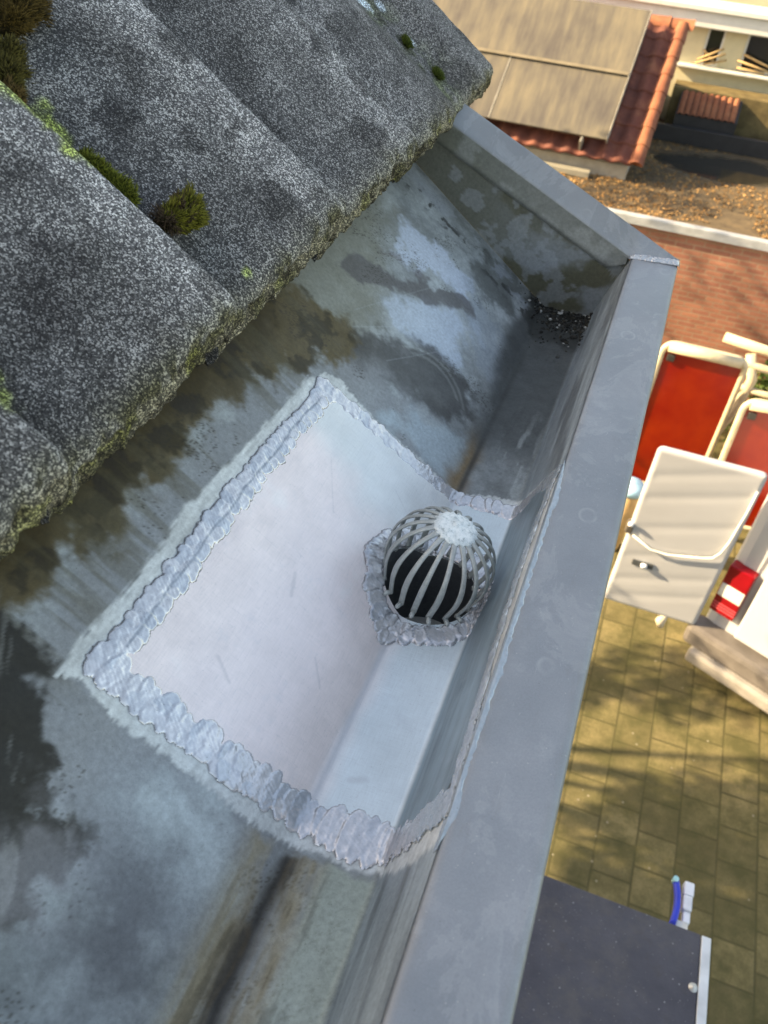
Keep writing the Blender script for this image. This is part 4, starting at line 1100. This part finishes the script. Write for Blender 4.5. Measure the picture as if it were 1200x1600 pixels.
MB().box(-4.5, 6.0, 9.93, 13.95, 2.332, 2.38).build('roof_deck', fm.m, gar)
MB().box(-4.55, 6.05, 9.83, 9.93, 2.30, 2.405, .01).build('roof_trim', simple('grey white trim', (.36, .39, .42), .5, .1), gar)
# brown leaves
def leaves():
    r_ = np.random.default_rng(3); n = 9500
    x = r_.uniform(-1.6, 2.6, n); y = 9.95 + (r_.random(n) ** 1.3) * 3.4
    k = vnoise(x * 2.2, y * 2.2) + .25 * vnoise(x * 9, y * 9); ok = (k > .38) & ~((((x - .75) * .55) ** 2 + ((y - 12.15) * 1.15) ** 2) < .36)
    x, y = x[ok], y[ok]; n = len(x)
    P = np.stack([x, y, 2.384 + r_.random(n) * .02], -1)
    a = r_.normal(size=(n, 3)) * (1, 1, .35); a /= np.linalg.norm(a, axis=1)[:, None]; b_ = np.cross(a, r_.normal(size=(n, 3)) * (.4, .4, 1)); b_ /= np.linalg.norm(b_, axis=1)[:, None]
    L_ = .016 * (.5 + r_.random(n))[:, None]
    v = np.stack([P - a * L_, P + b_ * L_ * .55, P + a * L_, P - b_ * L_ * .55], 1).reshape(-1, 3)
    t = r_.random(n)[:, None]; c_ = np.array((.22, .11, .035)) * (1 - t) + np.array((.34, .21, .09)) * t
    o = np_mesh('fallen_leaves', v, np.arange(n * 4).reshape(n, 4), LEAF, None, np.repeat(c_, 4, 0), smooth=False)
    tag(o, 'orange brown fallen leaves strewn over the flat garage roof', 'leaves', kind='stuff')
leaves()

# ============================================================== pantile roof with the grey cover sheets
pr = empty('pantile_shed', (0, 0, 0)); tag(pr, 'shed with orange red pantile roof standing behind the flat garage roof', 'shed')
PM = .80; PL = math.hypot(1, PM); pcx, psx = 1 / PL, PM / PL
def on_pt(x, d, h=0.): return (x + .03 * d, 10.89 + d * pcx - h * psx, 2.60 + d * psx + h * pcx)
PT = Mat('pantile clay', .75, 0, .3)
PT.color(PT.mix(1., PT.ramp(PT.noise(4, 6, .65), [(.3, (.20, .068, .042)), (.55, (.29, .11, .060)), (.75, (.37, .17, .09))]), PT.ramp(PT.noise(70, 4, .7), [(.3, .75), (.7, 1.15)]), 'MULTIPLY')); PT.bump(PT.noise(80), .3, .004)
PT = PT.m
PTD = Mat('shade-darkened pantile clay', .75, 0, .3)  # clay darkened to deepen the cover sheet's shadow on the field tiles
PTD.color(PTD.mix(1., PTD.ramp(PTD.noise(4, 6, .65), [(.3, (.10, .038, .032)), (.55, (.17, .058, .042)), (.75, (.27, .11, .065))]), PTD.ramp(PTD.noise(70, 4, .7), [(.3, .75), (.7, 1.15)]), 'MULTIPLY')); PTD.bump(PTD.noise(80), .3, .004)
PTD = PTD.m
def pantiles():
    V = []; Q = []; cols = 17; rows = 8; W = .22; Lr = .252; base = 0
    prof_u = [(u, .035 * (math.sin(2 * math.pi * (u - .15)) * .5 + .5) ** 1.2) for u in np.linspace(0, 1, 13)]
    for r in range(rows):
        for c_ in range(cols):
            x1_ = -.50 - c_ * W; jx = random.uniform(-.004, .004); jd = random.uniform(-.006, .006); jh = random.uniform(0, .006)
            ring = []
            for (dd_, hh) in ((0, -.012), (0, .018), (.02, .022), (Lr + .03, .004)):
                for (u, h) in prof_u: V.append(on_pt(x1_ - W + u * (W + .012) + jx, r * Lr + dd_ + jd, h + hh + jh))
            k = len(prof_u)
            for j in range(3):
                for i in range(k - 1): a = base + j * k + i; Q.append((a, a + 1, a + k + 1, a + k))
            base += 4 * k
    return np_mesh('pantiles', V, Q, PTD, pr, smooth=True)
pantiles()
for r in range(8):   # rounded verge tiles down the right edge
    d0 = r * .252; P = []; V = []; Q = []
    for (dd_, sc) in ((0., 1.), (.02, 1.04), (.268, .9)):
        for k in range(11):
            a = math.pi * (k / 10) * 1.0 - .0; x = -.432 + math.cos(a) * .088 * sc; h = .01 + math.sin(a) * .085 * sc
            V.append(on_pt(x, d0 + dd_, h))
    n = 11
    for j in range(2):
        for i in range(n - 1): q = j * n + i; Q.append((q, q + 1, q + n + 1, q + n))
    Q.append((0, 1, 2, 3)); Q.append((3, 4, 5, 6)); Q.append((6, 7, 8, 9)); Q.append((0, 3, 6, 9))
    np_mesh('verge_tile', V, Q, PT, pr)
for k in range(12):
    x0_ = -.30 - k * .30; V = []; Q = []
    for (dx_, sc) in ((0., 1.06), (.02, 1.08), (.045, 1.0), (.305, .92)):
        for i in range(11):
            a = math.pi * i / 10; V.append((x0_ - dx_ + .03 * 2.05, 12.52 + math.cos(a) * .12 * sc, 3.865 + math.sin(a) * .10 * sc - .02))
    for j in range(3):
        for i in range(10): q = j * 11 + i; Q.append((q, q + 1, q + 12, q + 11))
    Q.append((0, 1, 2, 3)); Q.append((3, 4, 5, 6)); Q.append((6, 7, 8, 9)); Q.append((0, 3, 6, 9))
    np_mesh('ridge_tile', V, Q, PT, pr)
b = MB(); b.box(-4.3, -.52, 11.0, 14.0, 2.382, 2.55); b.prism([(-.52, 11.0, 2.55), (-.52, 12.5, 3.76), (-.52, 14.0, 2.55)], (-3.78, 0, 0)); b.build('wall', simple('rendered wall', (.35, .32, .27), .8), pr)
b = MB(); b.prism([(-.45, 12.55, 3.85), (-.45, 14.0, 2.75), (-4.3, 14.0, 2.75), (-4.3, 12.55, 3.85)], (0, 0, -.04)); b.build('back_pitch', PT, pr)
MB().box(-4.3, -.95, 10.80, 10.92, 2.382, 2.455, .008).build('eave_board', simple('pale mortar board', (.24, .23, .19), .8), pr)
# cover sheets
cs_ = empty('cover_sheet', on_pt(-1.0, .3, .22)); tag(cs_, 'large faded grey sheet covering most of the pantile roof', 'cover sheet')
sh = Mat('faded grey sheet', .6, 0, .4)
st = sh.noise(3.2, 7, .65, co=sh.scale(sh.co, (2.4, .35, .35))); bl = sh.noise(1.0, 4, .5)
c = sh.ramp(sh.math('ADD', sh.math('MULTIPLY', st, .5), sh.math('MULTIPLY', bl, .5)), [(.38, (.062, .055, .054)), (.48, (.105, .095, .078)), (.60, (.16, .14, .10))]); sh.color(c); sh.bump(st, .2, .01)
def sheet_part(name, x0, x1, d0, d1, h0, h1, mat, par=cs_):
    o = Vector(on_pt(-1.0, .3, .22)); b = MB()
    P = [Vector(on_pt(x, d, h)) - o for (x, d, h) in ((x0, d0, h0), (x1, d0, h0), (x1, d1, h0), (x0, d1, h0))]
    b.prism(P, Vector((0, -psx, pcx)) * (h1 - h0)); b.bm.normal_update()
    bmesh.ops.bevel(b.bm, geom=list(b.bm.edges), offset=.004, segments=1, affect='EDGES'); return b.build(name, mat, par)
sheet_part('lower_sheet', -3.9, -.85, .12, 1.04, .22, .245, sh.m); sheet_part('upper_sheet', -3.9, -.85, 1.02, 1.94, .2465, .270, sh.m)
sheet_part('joint_strip', -3.9, -.85, 1.00, 1.045, .2715, .278, simple('sunlit lap strip', (.18, .155, .11), .6))  # pale strip paints the sunlit lap edge as colour
rail = simple('grey metal edge', (.25, .24, .21), .5)
sheet_part('side_rail', -.848, -.835, .11, 1.95, .175, .272, rail); sheet_part('joint_strip', -2.35, -2.33, .12, 1.02, .246, .250, rail)
sheet_part('bracket', -1.16, -1.13, .05, .17, .04, .219, rail); sheet_part('bracket', -2.5, -2.47, .05, .17, .04, .219, rail); sheet_part('bracket', -1.16, -1.13, 1.82, 1.92, .04, .219, rail)

# ============================================================== lean-to behind, with white frame windows
an = empty('garden_room', (0, 0, 0)); tag(an, 'cream garden room with white fascia and dark windows beyond the sheds', 'building')
CW = simple('cream painted frame', (.56, .52, .36), .5, 0, .08); WF = simple('white fascia', (.60, .62, .60), .45, 0, .06)
# wall between and round the openings, butted piece to piece
b = MB(); b.box(-4.3, -.06, 14.0, 14.15, 2.38, 3.66, .004); b.box(.19, .485, 14.0, 14.15, 3.17, 3.66, .004); b.box(1.15, 1.45, 14.0, 14.15, 3.17, 3.66, .004); b.box(2.1, 5.5, 14.0, 14.15, 3.17, 3.66, .004)
b.box(-.06, 5.5, 14.0, 14.15, 2.38, 3.135, .004); b.build('wall', CW, an)
WIN = Mat('dark glazing', .08, 0, .5); WIN.color((.012, .014, .014)); WIN = WIN.m
for (x0_, x1_) in ((-.06, .19), (.485, 1.15), (1.45, 2.1)):
    w = MB(); 
    for (a, b2, c2, d2) in ((x0_, x0_ + .03, 3.17, 3.66), (x1_ - .03, x1_, 3.17, 3.66), (x0_ + .03, x1_ - .03, 3.17, 3.20), (x0_ + .03, x1_ - .03, 3.62, 3.66)): w.box(a, b2, 14.01, 14.09, c2, d2, .003)
    f = w.build('window', WF, an); MB().box(x0_ + .03, x1_ - .03, 14.05, 14.056, 3.20, 3.62).build('pane', WIN, f)
MB().box(-.42, 5.6, 13.86, 14.0, 3.135, 3.17, .008).build('sill', WF, an)
MB().box(-4.6, 5.7, 13.80, 14.2, 3.66, 3.86, .012).build('fascia', WF, an)
MB().box(-4.7, 5.8, 13.74, 14.3, 3.862, 3.93, .01).build('roof_edge', WF, an)
MB().box(-4.6, 5.7, 14.3, 19, 3.80, 3.90, .01).build('roof', simple('beige gravel roof', (.26, .22, .14), .9, sc=3), an)
MB().box(-4.3, 5.5, 14.15, 19, 2.38, 3.80).build('rear_block', simple('dark interior', (.05, .05, .05), .9), an)
MB().box(-4.3, 5.5, 14.0, 19, 0, 2.379).build('base', GB, an)
# small pantiled lean-to under the sill
lt = empty('pantile_lean_to', (0, 0, 0)); tag(lt, 'small lean-to with one strip of orange pantiles under the window sill', 'lean-to')
V = []; Q = []; base = 0
for c_ in range(9):
    x0_ = -.15 + c_ * .088; pf = [(u, .022 * math.sin(math.pi * u)) for u in np.linspace(0, 1, 8)]
    for (yy, zz) in ((13.0, 2.735), (13.0, 2.752), (13.4, 2.94)):
        for (u, h) in pf: V.append((x0_ + u * .078, yy, zz + h))
    for j in range(2):
        for i in range(7): a = base + j * 8 + i; Q.append((a, a + 1, a + 9, a + 8))
    base += 24
np_mesh('pantiles', V, Q, PT, lt)
b = MB(); b.prism([(-.17, 13.02, 2.382), (-.17, 13.02, 2.73), (-.17, 13.42, 2.925), (-.17, 13.42, 2.382)], (.84, 0, 0)); b.build('wall', simple('shadow-black board', (.03, .03, .033), .6), lt)  # wall colour blackened to hold the shadow below the tiles
b = MB(); b.box(-.42, 5.5, 12.90, 12.98, 2.382, 2.60, .006); b.build('gutter_board', simple('shadow-black board', (.03, .03, .033), .5), lt)  # black face carries the gutter and wall shadow band in its colour
MB().box(-.30, 5.0, 13.43, 13.86, 2.382, 2.97, .01).build('ledge', simple('olive brown ledge', (.13, .10, .045), .8, var=.4), lt)
# planks leaning in front of the windows
for i, (x0_, z0_, x1_, z1_) in enumerate(((-.12, 3.19, .26, 3.36), (-.10, 3.24, .22, 3.42), (.0, 3.19, .30, 3.28), (.46, 3.21, .85, 3.19), (.44, 3.30, .98, 3.20), (.50, 3.38, 1.08, 3.22), (-.05, 3.36, .16, 3.21))):
    l = ['lowest', 'upper', 'short lower', 'flat', 'middle', 'longest upper', 'crossing'][i]
    bside = 'left window' if x0_ < .3 else 'right window'
    y_ = 13.90 + .012 * i
    o = MB().tube([(x0_, y_, z0_ + .01), ((x0_ + x1_) / 2, y_ - .004, (z0_ + z1_) / 2 + .01), (x1_, y_, z1_ + .01)], .016, 6).build('wood_batten', simple('pine batten', (.40, .28, .14), .7)); tag(o, '%s tan wooden batten lying on the sill before the %s' % (l, bside), 'batten', 'battens on the window sill')
# shrub at the far right by the garage wall
sbush = empty('green_shrub', (1.75, 9.3, 0)); tag(sbush, 'dark green shrub against the garage wall behind the cream tubes', 'shrub')
leaf_cloud('foliage', [(0, 0, .5, .4), (.3, -.1, .8, .4), (.5, .1, 1.2, .35), (.1, .1, 1.0, .3)], 3500, .035, (.02, .04, .01), (.07, .12, .03), sbush, 5)
MB().tube([(.1, 0, 0), (.15, 0, .5), (.2, 0, 1.0)], [.03, .02, .01], 7).build('stem', BARK, sbush)
